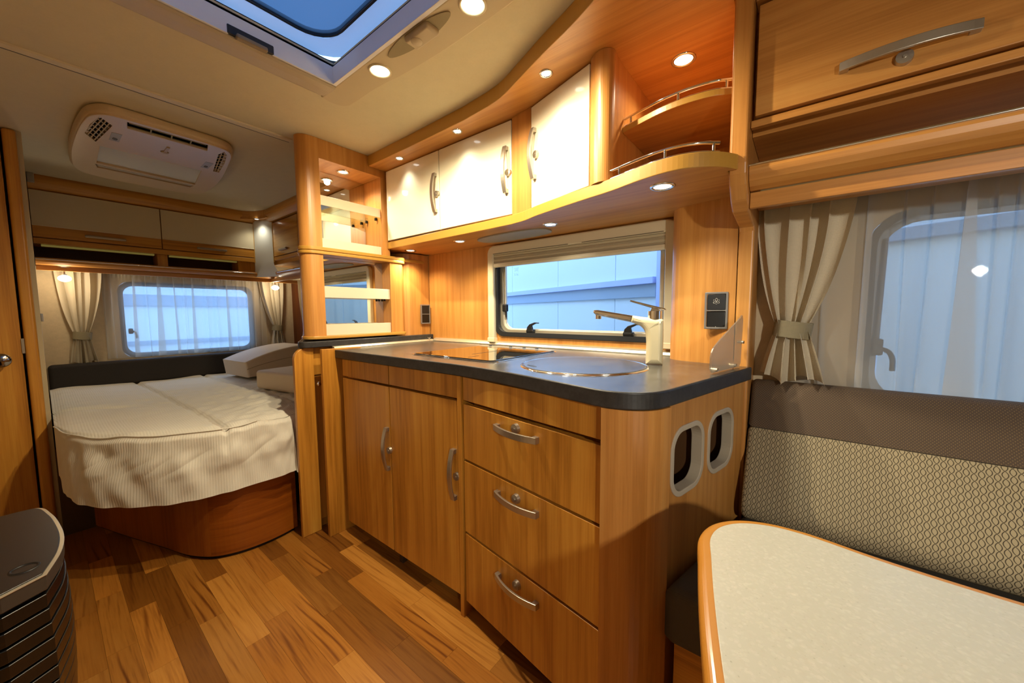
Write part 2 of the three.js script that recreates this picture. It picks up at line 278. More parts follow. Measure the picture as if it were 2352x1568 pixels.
// ------------------------------------------------------------------ hall outside
struct('hall_floor', box(-6, 9, -0.62, -0.6, -9, 6, 0), std(0xb9c2cc, 0.8));
function hallWall(name, label, p0, p1, y1, seams, rails, side = -1, parts = hallPanel) {   // a run of white panels seen through the windows
  const dx = p1[0] - p0[0], dz = p1[1] - p0[1], L = Math.hypot(dx, dz), t = thing(name, label, 'partition', [(p0[0] + p1[0]) / 2, -0.6, (p0[1] + p1[1]) / 2]);
  const m = frameMatrix([p0[0], 0, p0[1]], [dx / L, 0, dz / L], [0, 1, 0], [-dz / L, 0, dx / L]), ss = [0, ...seams, L];
  for (let i = 0; i + 1 < ss.length; i++) part('panel', new RoundedBoxGeometry(ss[i + 1] - ss[i] - 0.006, y1 + 0.6, 0.03, 1, 0.003).translate((ss[i] + ss[i + 1]) / 2, (y1 - 0.6) / 2, 0).applyMatrix4(m), parts, t);
  for (const [a, b, y, h, d, mat] of rails) part('rail', new RoundedBoxGeometry(b - a, h, d, 1, 0.003).translate((a + b) / 2, y + h / 2, side * (0.015 + d / 2)).applyMatrix4(m), mat, t);
}
hallWall('hall_partition', 'white panelled hall partition with a grey rail outside the kitchen window', [2.50, -0.56], [4.25, -4.5], 2.1, [0.22, 0.62, 1.38, 2.3, 3.2], [[0.22, 4.3, 1.19, 0.09, 0.02, hallRail], [0.22, 4.3, 1.28, 0.045, 0.05, hallRail2], [0.0, 0.2, -0.55, 2.6, 0.04, hallRail2]]);
hallWall('hall_partition', 'pale hall partition with a rail outside the dinette window', [1.86, 0.9], [2.50, -0.56], 1.75, [0.7], [[0, 1.59, 1.36, 0.05, 0.02, hallRail]]);
hallWall('hall_partition', 'white hall partition outside the rear window', [-1.5, -6.4], [3.6, -6.4], 1.9, [0.9, 1.8, 2.7, 3.6, 4.4], [[0, 5.1, 1.2, 0.14, 0.03, hallRail], [0, 5.1, 0.72, 0.05, 0.03, hallRail]], 1);

// ------------------------------------------------------------------ lamps
function spot(parent, at, to, color, power, angle, penumbra, soft = 1) {
  const l = new THREE.SpotLight(new THREE.Color().setRGB(...color), power, 0, angle, penumbra, 2), b = baseOf.get(parent);
  l.position.set(at[0] - b.x, at[1] - b.y, at[2] - b.z); l.target.position.set(...to); l.target.updateMatrixWorld(); l.castShadow = true; l.shadow.radius = soft; l.shadow.mapSize.set(1024, 1024); l.name = 'lamp_light'; parent.add(l);
}
function downlight([x, y, z], R, r, color, power, label, group, o = {}) {
  const t = thing('downlight', label, 'light', [x, y - 0.004, z], group);
  part('ring', lathe([[r, 0.004], [r, -0.001], [r + 0.002, -0.003], [R - 0.003, -0.004], [R, -0.0015], [R, 0.004]]).translate(x, y, z), o.ring ?? chrome, t);
  part('lens', lathe([[0, -0.0022], [r * 0.7, -0.002], [r, -0.0004], [r, 0.004], [0, 0.004]]).translate(x, y, z), lensMat(o.glow ?? [1, 0.95, 0.84], o.k ?? 6), t);
  spot(t, [x, y - 0.012, z], [x + (o.tx ?? 0), 0, z + (o.tz ?? 0)], color, power, o.angle ?? 1.2, o.pen ?? 0.6, o.soft ?? 0.8);
}
const GC = 'spotlights under the overhead cornice', GS = 'spotlights under the cabinet base shelf';
downlight([1.168, 1.87, -1.629], 0.0225, 0.0145, WHITE, POWER.cornice, 'small round spotlight in the cornice nearest the display tower', GC, { angle: 0.95, pen: 1, soft: 1.2 });
downlight([1.158, 1.87, -1.199], 0.0225, 0.0145, WHITE, POWER.cornice, 'small round spotlight in the cornice above the middle cream door', GC, { angle: 0.95, pen: 1, soft: 1.2 });
downlight([1.072, 1.87, -0.691], 0.0225, 0.0145, WHITE, POWER.cornice, 'small round spotlight in the cornice above the cream door beside the open shelf', GC, { angle: 0.95, pen: 1, soft: 1.2 });
downlight([1.284, 1.87, -0.321], 0.0365, 0.026, AMBER, POWER.niche, 'round spotlight in the ceiling of the open wooden niche', undefined, { glow: [1, 0.88, 0.7], angle: 1.35 });
downlight([1.338, 1.45, -1.786], 0.033, 0.022, WARM, POWER.shelf, 'spotlight under the shelf in the corner beside the display tower', GS);
downlight([1.329, 1.45, -1.372], 0.033, 0.022, WARM, POWER.shelf, 'spotlight under the shelf to the left of the oval speaker grille', GS);
downlight([1.315, 1.45, -0.826], 0.033, 0.022, WHITE, POWER.shelf, 'spotlight under the shelf directly above the kitchen window', GS);
downlight([1.131, 1.45, -0.330], 0.036, 0.024, WHITE, POWER.shelf, 'largest spotlight under the rounded shelf end near the fan switch', GS);
downlight([1.028, 1.83, -1.923], 0.030, 0.021, AMBER, POWER.vitrine, 'spotlight in the top of the mirrored display niche', undefined, { glow: [1, 0.9, 0.72], angle: 1.35 });
const GK = 'bright spotlights beside the roof hatch';
downlight([0.758, 1.903, -1.15], 0.038, 0.030, WARM, POWER.ceiling, 'bright round spotlight at the corner of the roof hatch', GK, { ring: beige, glow: [1, 0.97, 0.72], k: 10, angle: 1.45, pen: 0.3 });
downlight([0.760, 1.903, -0.72], 0.038, 0.030, WARM, POWER.ceiling, 'bright ceiling spotlight cut off by the top edge of the photo', GK, { ring: beige, glow: [1, 0.97, 0.72], k: 10, angle: 1.45, pen: 0.3 });
downlight([1.135, 1.862, -3.52], 0.022, 0.014, WHITE, POWER.corner, 'small spotlight above the white corner panel in the bed area', undefined, { angle: 1.1, pen: 1, soft: 1.5 });
{ // wall lamp on the left side of the dinette, out of the picture
  const [x, y, z] = [-0.47, 1.33, 0.87], t = thing('wall_lamp', 'round wall lamp on a short arm on the left dinette wall', 'lamp', [x, y, z]), m = frameMatrix([x, y, z], [0, 0, 1], [1, 0, 0], [0, 1, 0]);
  part('arm', [rod([XL + 0.002, y, z], [x - 0.03, y, z], 0.012), lathe([[0, 0], [0.05, 0], [0.05, 0.012], [0, 0.016]]).rotateZ(-Math.PI / 2).translate(XL + 0.002, y, z)], steel, t);
  part('housing', lathe([[0, -0.035], [0.03, -0.033], [0.062, -0.008], [0.065, 0.0], [0.058, 0.0], [0, -0.01]]).applyMatrix4(m), whiteFrame, t);
  part('diffuser', lathe([[0, 0.006], [0.04, 0.004], [0.058, -0.001], [0, -0.006]]).applyMatrix4(m), lensMat([1, 0.9, 0.7], 1.2), t);
  spot(t, [x + 0.02, y, z], [x + 1.67, y - 0.73, z - 0.87], SOFT, POWER.dinette, 0.80, 0.9, 1.6);
}
for (const [x, z, label] of [[0.11, -3.70, 'glowing glass reading lamp hanging at the left end of the rear shelf'], [1.306, -3.70, 'glowing glass reading lamp hanging in the right rear corner']]) {
  const t = thing('reading_lamp', label, 'lamp', [x, 1.31, z], 'bedside reading lamps');
  part('mount', lathe([[0, 0], [0.03, 0], [0.032, 0.004], [0.02, 0.012], [0, 0.012]]).translate(x, 1.395, z), steel, t);
  part('stem', rod([x, 1.40, z], [x, 1.352, z], 0.005), steel, t);
  part('socket', rod([x, 1.352, z], [x, 1.342, z], 0.012, 14, 0.010), steel, t);
  part('bulb', uv(new THREE.SphereGeometry(0.026, 20, 14).scale(1.12, 0.8, 1.12).translate(x, 1.324, z)), lensMat([1, 0.93, 0.78], 9), t);
  const l = new THREE.PointLight(new THREE.Color().setRGB(...WARM), POWER.reading, 0, 2); l.position.set(0, 0.014, 0); l.castShadow = true; l.name = 'lamp_light'; l.shadow.radius = 0.9; t.add(l);
}

// ------------------------------------------------------------------ handles
function handleGeo(L, m, W = 0.019) {                                     // bowed bar with two feet, in the frame m: x along, y outward, z across
  const n = 16, top = [], low = [], h = L / 2;
  for (let i = 0; i <= n; i++) { const s = lerp(-h, h, i / n), q = 1 - (s / h) ** 2; top.push([s, 0.015 + 0.017 * q]); }
  for (let i = 0; i <= n; i++) { const s = lerp(h - 0.016, -h + 0.016, i / n), q = 1 - (s / h) ** 2; low.push([s, 0.015 + 0.017 * q - 0.007]); }
  const g = extrude(poly([[-h, 0], ...top, [h, 0], [h - 0.016, 0], ...low, [-h + 0.016, 0]]), W, 0.0012).translate(0, 0, -W / 2);
  return uv(g.applyMatrix4(m), 'y');
}
const lockGeo = (m) => uv(new THREE.CylinderGeometry(0.0135, 0.015, 0.010, 22).translate(0, 0.005, 0.0).applyMatrix4(m), 'y');
const pinGeo = (m) => uv(new THREE.CylinderGeometry(0.003, 0.003, 0.004, 10).translate(0, 0.0105, 0).applyMatrix4(m), 'y');
function handle(parent, at, along, out, L, lockShift = [0, 0, 0], lockMat = steel) {
  const A = V(...along).normalize(), O = V(...out).normalize(), X = A.clone().cross(O), m = new THREE.Matrix4().makeBasis(A, O, X).setPosition(V(...at));
  part('handle', handleGeo(L, m), steel, parent, 'bowed brushed metal handle');
  const ml = m.clone().setPosition(V(...at).add(V(...lockShift)));
  part('lock_button', [lockGeo(ml), pinGeo(ml)], lockMat, parent, 'small round lock button behind the handle');
}

// ------------------------------------------------------------------ kitchen base units
{
  const t = thing('base_cabinet', 'wooden kitchen base cabinet with two tall doors left of the drawers', 'cabinet', [1.1, 0, -1.32]);
  part('carcass', [box(0.92, 1.52, 0.062, 0.872, -1.755, -0.925, 0)], wood2, t);
  part('kickboard', [box(0.935, 0.95, 0, 0.062, -1.76, -0.90, 0)], std(0x2a1a0c, 0.7), t);
  part('foot', [box(0.905, 0.93, 0, 0.062, -1.345, -1.322, 0.001)], std(0x3a2410, 0.7), t);
  part('side_panel', [box(0.803, 1.0, 0, 0.922, -1.785, -1.765, 0.002)], wood2, t);
  part('divider', [box(0.866, 1.52, 0, 0.875, -0.9215, -0.9035, 0.0015)], wood2, t);
  for (const [z0, z1, hz] of [[-1.712, -1.337, -1.350], [-1.331, -0.9275, -0.943]]) {
    const d = part('door', box(0.872, 0.890, 0.072, 0.785, z0, z1, 0.0015), wood2, t);
    handle(d, [0.872, 0.520, hz], [0, 1, 0], [-1, 0, 0], 0.185, [0, -0.005, 0.012]);
    part('top_panel', box(0.872, 0.890, 0.7945, 0.874, z0, z1, 0.0015), wood2, t);
  }
}
{
  const t = thing('drawer_cabinet', 'wooden kitchen drawer cabinet with three drawers and a rounded end panel', 'cabinet', [1.1, 0, -0.55]);
  const A = [0.872, -0.897], B = [0.785, -0.352], L = Math.hypot(B[0] - A[0], B[1] - A[1]), d = [(B[0] - A[0]) / L, 0, (B[1] - A[1]) / L], n = [-d[2], 0, d[0]];   // n faces the aisle
  const slab = (y0, y1) => prism([A, B, [B[0] - n[0] * 0.018, B[1] - n[2] * 0.018], [A[0] - n[0] * 0.018, A[1] - n[2] * 0.018]], y0, y1, 0.0015);
  part('carcass', [prism([[A[0] + 0.05, A[1] + 0.004], [B[0] + 0.05, B[1]], [0.845, -0.30], [0.86, -0.30], [0.87, -0.42], [1.52, -0.42], [1.52, A[1] + 0.004]], 0.062, 0.872, 0)], wood2, t);
  part('kickboard', [prism([[A[0] + 0.07, A[1]], [B[0] + 0.07, B[1]], [B[0] + 0.09, B[1]], [A[0] + 0.09, A[1]]], 0, 0.062, 0)], std(0x2a1a0c, 0.7), t);
  part('foot', [box(0.915, 0.925, 0, 0.062, -0.893, -0.885, 0.001)], steel, t);
  part('top_panel', slab(0.7925, 0.873), wood2, t);
  for (const [y0, y1, hy] of [[0.587, 0.779, 0.742], [0.325, 0.579, 0.531], [0.064, 0.317, 0.262]]) {
    const q = part('drawer', slab(y0, y1), wood2, t), s = 0.265;
    handle(q, [A[0] + d[0] * s, hy, A[1] + d[2] * s], [d[0], 0, d[2]], n, 0.178, [0, 0.013, 0]);
  }
  const P0 = [0.87, -0.238], P1 = [1.352, -0.1316], Lp = Math.hypot(P1[0] - P0[0], P1[1] - P0[1]), e = [(P1[0] - P0[0]) / Lp, 0, (P1[1] - P0[1]) / Lp], o = [-e[2], 0, e[0]];
  const m = frameMatrix([P0[0], 0, P0[1]], e, [0, 1, 0], o), cuts = [[0.042, 0.209], [0.245, 0.411]].map(([a, b]) => rrect(a, b, 0.635, 0.803, 0.052, 8));
  const flat = poly([[0, 0], [Lp, 0], [Lp, 0.875], [0, 0.875]]); cuts.forEach((c) => flat.holes.push(hole(c)));
  const arc = curve2([[0.783, -0.346], [0.7845, -0.322], [0.792, -0.292], [0.810, -0.264], [0.838, -0.247], [0.87, -0.238]], 18);
  const bend = strip(arc, 0.018, 0, 0.875, 0);
  const ep = part('end_panel', [bend, uv(extrude(flat, 0.018, 0).translate(0, 0, -0.018).applyMatrix4(m), 'y')], wood, t, 'rounded wooden end panel with two magazine openings');
  cuts.forEach((c) => {
    const ring = poly(offset(c, 0.006)); ring.holes.push(hole(offset(c, -0.008)));
    part('opening_trim', uv(extrude(ring, 0.030, 0.002).translate(0, 0, -0.0265).applyMatrix4(m), 'y'), std(0xb5a892, 0.4), ep, 'rounded beige trim ring');
  });
  const back = (a, b, y0, y1, z0, z1) => uv(new THREE.BoxGeometry(b - a, y1 - y0, z1 - z0).translate((a + b) / 2, (y0 + y1) / 2, (z0 + z1) / 2).applyMatrix4(m), 'y');
  part('magazine_box', [back(0.02, 0.44, 0.585, 0.84, -0.14, -0.13), back(0.02, 0.44, 0.585, 0.595, -0.13, -0.018), back(0.02, 0.03, 0.595, 0.84, -0.13, -0.018), back(0.222, 0.232, 0.595, 0.84, -0.13, -0.018), back(0.43, 0.44, 0.595, 0.84, -0.13, -0.018)], std(0x5a3a1c, 0.6), t);
}
{ // worktop with its wall trim
  const out = [[1.53, -1.828], [0.872, -1.828], [0.866, -1.82], [0.862, -1.6], [0.862, -1.08], ...curve2([[0.860, -0.92], [0.848, -0.78], [0.822, -0.62], [0.795, -0.50], [0.772, -0.40], [0.7625, -0.345], [0.766, -0.308], [0.783, -0.270], [0.812, -0.241], [0.856, -0.223]], 40), [0.97, -0.1975], [1.352, -0.1125], [1.358, -0.118], [1.362, -0.166], [1.53, -0.166]];
  const t = thing('worktop', 'dark slate grey kitchen worktop with a curved front edge', 'worktop', [1.2, 0.876, -1.0]);
  part('slab', prism(out, 0.876, 0.916, 0.004, 'z', [], 3), [slate, slateEdge], t);
  part('wall_trim', alongZ([[1.532, 0.9155], [1.508, 0.9155], [1.506, 0.920], [1.512, 0.929], [1.522, 0.935], [1.532, 0.936]], -1.81, -0.375, 0.001), alu, t, 'rounded aluminium strip along the wall');
  part('wall_trim', alongX([[-1.832, 0.9155], [-1.807, 0.9155], [-1.806, 0.919], [-1.815, 0.927], [-1.832, 0.929]], 0.885, 1.512, 0.001), alu, t);
  part('corner_clip', [rod([1.478, 0.917, -1.803], [1.478, 0.932, -1.806], 0.0022), rod([1.478, 0.930, -1.806], [1.470, 0.940, -1.812], 0.0018), rod([1.478, 0.930, -1.806], [1.486, 0.940, -1.812], 0.0018)], steel, t);
}
{ // glass-lidded hob
  const t = thing('hob', 'hob under a closed brown glass lid sunk in the worktop', 'hob', [1.17, 0.916, -1.06]), o = rrect(0.953, 1.392, -1.290, -0.836, 0.03);
  part('rim', prism(offset(o, 0.006), 0.9155, 0.9185, 0.001), chrome, t, 'thin chrome rim');
  part('seal', prism(offset(o, -0.002), 0.9165, 0.9195, 0.0008), rubber, t);
  part('glass_lid', prism(offset(o, -0.007), 0.917, 0.9225, 0.0015), hobGlass, t, 'reflective brown glass lid');
  part('hinge_bar', prism([[1.362, -1.275], [1.388, -1.275], [1.388, -0.85], [1.362, -0.85]], 0.921, 0.9245, 0.001), alu, t);
  for (const z of [-1.215, -1.086, -1.006, -0.935]) part('hinge_cap', lathe([[0, 0.004], [0.006, 0.004], [0.008, 0.001], [0.008, 0]], 14).translate(1.376, 0.9245, z), black, t);
  part('lid_slot', [box(1.07, 1.362, 0.9222, 0.9229, -1.046, -1.042, 0), box(0.985, 1.045, 0.9222, 0.9229, -0.985, -0.982, 0)], black, t);
}
{ // sink lid
  const cx = 1.085, cz = -0.555, t = thing('sink_cover', 'round dark sink cover set flush in the worktop beside the tap', 'sink', [cx, 0.916, cz]);
  const R = 0.205, ring = (r0, r1, y0, y1) => lathe([[r0, y0], [r0, y1], [(r0 + r1) / 2, y1 + 0.001], [r1, y0 + 0.0005], [r1, y0]], 64).translate(cx, 0.916, cz);
  part('rim', ring(R - 0.007, R, 0, 0.003), chrome, t, 'thin steel rim');
  part('lid', lathe([[0, 0.0045], [R - 0.012, 0.0045], [R - 0.0095, 0.003], [R - 0.0095, 0], [0, 0]], 64).translate(cx, 0.916, cz), slate, t);
  const a = 2.72, fx = cx + Math.cos(a) * (R - 0.03), fz = cz + Math.sin(a) * -(R - 0.03) * -1;
  part('finger_slot', uv(new THREE.SphereGeometry(1, 16, 10).scale(0.008, 0.0012, 0.028).rotateY(-0.45).translate(0.955, 0.9208, -0.668)), black, t);
}
{ // tap: cream body, chrome spout, chrome lever
  const x = 1.243, z = -0.376, t = thing('kitchen_tap', 'cream and chrome single lever tap beside the sink cover', 'tap', [x, 0.916, z]);
  const dir = V(-0.33, 0, -0.944).normalize(), m = new THREE.Matrix4().makeBasis(dir, V(0, 1, 0), dir.clone().cross(V(0, 1, 0))).setPosition(V(x, 0, z));
  const body = curve2([[-0.026, 0.918], [-0.026, 1.05], [-0.024, 1.0645], [0.0, 1.068], [0.04, 1.073], [0.072, 1.078]], 24).concat(curve2([[0.076, 1.056], [0.06, 1.050], [0.044, 1.042], [0.032, 1.027], [0.0265, 1.000], [0.0265, 0.918]], 22));
  part('body', uv(extrude(poly(body), 0.050, 0.016, 5).translate(0, 0, -0.025).applyMatrix4(m), 'y'), std(0xcdc19d, 0.3, { clearcoat: 0.5, clearcoatRoughness: 0.15 }), t, 'cream lacquered body');
  part('spout', uv(extrude(poly([[0.068, 1.078], [0.185, 1.098], [0.197, 1.097], [0.198, 1.088], [0.190, 1.080], [0.072, 1.055]]), 0.034, 0.006, 3).translate(0, 0, -0.017).applyMatrix4(m), 'y'), chrome, t, 'flat chrome spout');
  part('aerator', uv(new THREE.CylinderGeometry(0.010, 0.010, 0.016, 18).translate(0.182, 1.074, 0).applyMatrix4(m), 'y'), chrome, t);
  part('collar', uv(new THREE.CylinderGeometry(0.0215, 0.0215, 0.026, 26).translate(0.002, 1.079, 0).applyMatrix4(m), 'y'), chrome, t);
  part('lever', [uv(extrude(poly([[-0.018, 1.090], [0.016, 1.092], [0.012, 1.104], [-0.008, 1.100]]), 0.02, 0.002).translate(0, 0, -0.01).applyMatrix4(m), 'y'), uv(extrude(poly([[-0.034, 1.094], [-0.030, 1.100], [0.012, 1.111], [0.078, 1.129], [0.081, 1.124], [0.012, 1.102]]), 0.022, 0.0025).translate(0, 0, -0.011).applyMatrix4(m), 'y')], chrome, t, 'slim chrome lever');
}
{ // splash guard
  const t = thing('splash_guard', 'frosted glass splash guard at the worktop end by the partition', 'guard', [1.22, 0.916, -0.165]), P = [1.128, -0.190], Q = [1.345, -0.1415], L = Math.hypot(Q[0] - P[0], Q[1] - P[1]), m = frameMatrix([P[0], 0.919, P[1]], [(Q[0] - P[0]) / L, 0, (Q[1] - P[1]) / L], [0, 1, 0], [-(Q[1] - P[1]) / L, 0, (Q[0] - P[0]) / L]);
  const out = [[0.012, 0], [0.205, 0], [0.215, 0.01], [0.222, 0.145], [0.214, 0.158], [0.205, 0.152], ...curve2([[0.16, 0.133], [0.10, 0.108], [0.03, 0.077], [0.008, 0.063], [0.0, 0.045]], 12), [0, 0.012]];
  part('pane', uv(extrude(poly(out), 0.005, 0.001).translate(0, 0, -0.0025).applyMatrix4(m), 'y'), guardMat, t);
  for (const [a, b] of [[0.028, 0.008], [0.162, 0.008], [0.214, 0.075]]) part('clip', uv(new THREE.CylinderGeometry(0.005, 0.005, 0.018, 12).rotateX(Math.PI / 2).translate(a, b, 0).applyMatrix4(m), 'y'), chrome, t);
}
function faceplate(name, label, m, icon) {                                // two-gang plate in the frame m: x right, y up, z outward
  const t = thing(name, label, icon ? 'switch' : 'socket', V().setFromMatrixPosition(m).toArray());
  const ring = poly(rrect(-0.0335, 0.0335, -0.060, 0.060, 0.003)); ring.holes.push(hole(rrect(-0.027, 0.0265, 0.002, 0.0535, 0.002))); ring.holes.push(hole(rrect(-0.027, 0.0265, -0.0535, -0.002, 0.002)));
  part('frame', uv(extrude(ring, 0.011, 0.0015).applyMatrix4(m), 'y'), std(0x8c8a88, 0.3, { metalness: 0.6 }), t);
  part('rocker', uv(new RoundedBoxGeometry(0.0525, 0.0505, 0.009, 2, 0.002).translate(0, 0.0278, 0.0055).applyMatrix4(m), 'y'), black, t);
  part('rocker', uv(new RoundedBoxGeometry(0.0525, 0.0505, 0.007, 2, 0.002).translate(0, -0.0278, 0.0045).applyMatrix4(m), 'y'), std(0x070707, 0.35), t);
  if (icon) {
    const g = []; for (let k = 0; k < 3; k++) { const a = Math.PI / 2 + k * Math.PI * 2 / 3, c = Math.cos(a), s = Math.sin(a), pts = []; for (let i = 0; i < 14; i++) { const q = i / 14 * Math.PI * 2, rr = 0.0052 + 0.0048 * Math.cos(q), w = 0.0027 * Math.sin(q); pts.push([rr * c - w * s, rr * s + w * c, 0]); } g.push(tube(pts, 0.00045, 36, 6, true)); const b0 = a + Math.PI / 3; g.push(tube([-0.3, 0, 0.3].map((k2) => [0.0088 * Math.cos(b0 + k2), 0.0088 * Math.sin(b0 + k2), 0]), 0.0003, 10, 5)); }
    part('fan_symbol', g.map((x) => x.translate(0, 0.030, 0.0102).applyMatrix4(m)), std(0xcfc8bc, 0.5), t, 'pale three-blade fan symbol');
    part('marker', uv(new THREE.SphereGeometry(0.0012, 8, 6).translate(0, -0.0525, 0.0085).applyMatrix4(m), 'y'), std(0xcfc8bc, 0.5), t);
  }
}
faceplate('fan_switch', 'black double switch with a fan symbol on the pillar by the splash guard', frameMatrix([1.3655, 1.092, -0.219], [0.17, 0, 0.985], [0, 1, 0], [-0.985, 0, 0.17]), true);
faceplate('wall_socket', 'black double socket on the curved corner panel beside the display tower', frameMatrix([1.488, 1.083, -1.8585], [0.995, 0, 0.08], [0, 1, 0], [-0.08, 0, 0.995]), false);

// ------------------------------------------------------------------ kitchen window
{
  const w = struct('window_1', alongX(rrect(-1.300, -0.420, 0.972, 1.405, 0.055), 1.560, 1.570, 0.001, 'y', [rrect(-1.262, -0.455, 1.004, 1.38, 0.05)]), whiteFrame);
  part('pane', alongX(rrect(-1.285, -0.435, 0.985, 1.39, 0.05), 1.590, 1.5915, 0), paneMat, w);
  part('seal', alongX(rrect(-1.314, -0.406, 0.963, 1.414, 0.06), 1.522, 1.552, 0.003, 'y', [rrect(-1.293, -0.427, 0.984, 1.41, 0.052)]), rubber, w, 'black rubber seal around the opening');
  part('inner_rim', alongX(rrect(-1.296, -0.424, 0.978, 1.41, 0.054), 1.551, 1.559, 0.002, 'y', [rrect(-1.275, -0.445, 0.996, 1.40, 0.05)]), alu, w);
  // cream blind frame: two side rails and a head, open at the bottom
  const fr = poly([[-1.345, 0.938], [-1.302, 0.938], [-1.302, 1.395], [-0.425, 1.395], [-0.425, 0.950], [-0.378, 0.950], [-0.378, 1.405], [-0.385, 1.425], [-0.395, 1.437], [-0.415, 1.444], [-1.308, 1.444], [-1.328, 1.437], [-1.340, 1.422], [-1.345, 1.405]].map(([z, y]) => [-z, y]));
  part('blind_frame', uv(extrude(fr, 0.030, 0.008, 4).rotateY(Math.PI / 2).translate(1.503, 0, 0), 'y'), beige, w, 'cream plastic blind frame');
  part('rail_end', [box(1.500, 1.534, 0.930, 0.955, -1.347, -1.300, 0.004), box(1.500, 1.534, 0.943, 0.968, -0.427, -0.376, 0.004)], std(0xd8caa6, 0.4), w);
  for (let k = 0; k < 4; k++) part('blind_pleat', alongZ([[1.512, 1.394 - k * 0.011], [1.508, 1.388 - k * 0.011], [1.514, 1.383 - k * 0.011], [1.528, 1.388 - k * 0.011], [1.528, 1.394 - k * 0.011]], -1.302, -0.425, 0), std(k & 1 ? 0xa89b80 : 0xc2b595, 0.6), w);
  part('blind_bar', alongZ([[1.508, 1.350], [1.506, 1.338], [1.510, 1.330], [1.524, 1.330], [1.526, 1.350]], -1.302, -0.425, 0.001), beige, w, 'cream pull bar of the folded blind');
  part('blind_groove', [box(1.5015, 1.504, 1.398, 1.4005, -1.300, -0.85, 0), box(1.5015, 1.504, 1.398, 1.4005, -0.78, -0.43, 0)], std(0x5d5240, 0.6), w);
  for (const z of [-1.085, -0.575]) part('latch', [box(1.528, 1.556, 0.985, 1.004, z - 0.022, z + 0.022, 0.006, 'y', 3), uv(extrude(poly([[-0.018, 0], [0.018, 0], [0.012, 0.022], [0.036, 0.034], [0.052, 0.034], [0.052, 0.039], [0.030, 0.040], [0.0, 0.030], [-0.014, 0.016]]), 0.014, 0.002).translate(0, 0, -0.007).applyMatrix4(frameMatrix([1.535, 1.0, z], [0, 0, 1], [0, 1, 0], [-1, 0, 0])), 'y')], black, w, 'black turn latch');
  part('stay_arm', [rod([1.556, 1.335, -1.262], [1.550, 1.14, -1.256], 0.0055), rod([1.550, 1.15, -1.256], [1.547, 1.03, -1.25], 0.003)], alu, w);
  part('stay_clamp', [box(1.538, 1.562, 1.095, 1.135, -1.272, -1.244, 0.006, 'y', 3), box(1.545, 1.555, 1.05, 1.10, -1.258, -1.248, 0.003)], black, w);
  part('maker_print', alongX(rrect(-1.232, -1.196, 1.288, 1.332, 0.002), 1.5885, 1.5889, 0), new THREE.MeshPhysicalMaterial({ color: 0x4a6a88, roughness: 0.8, transparent: true, opacity: 1, alphaMap: canvasTex(64, 80, (x) => { x.fillStyle = '#000'; x.fillRect(0, 0, 64, 80); x.fillStyle = '#999'; const r = rng(3); for (let i = 0; i < 7; i++) { for (let k = 0; k < 6; k++) if (r() > 0.35) x.fillRect(6 + k * 9 + 3 * r(), 6 + i * 10, 3 + 5 * r(), 4); } }, 0.036, 0.044) }), w);
}

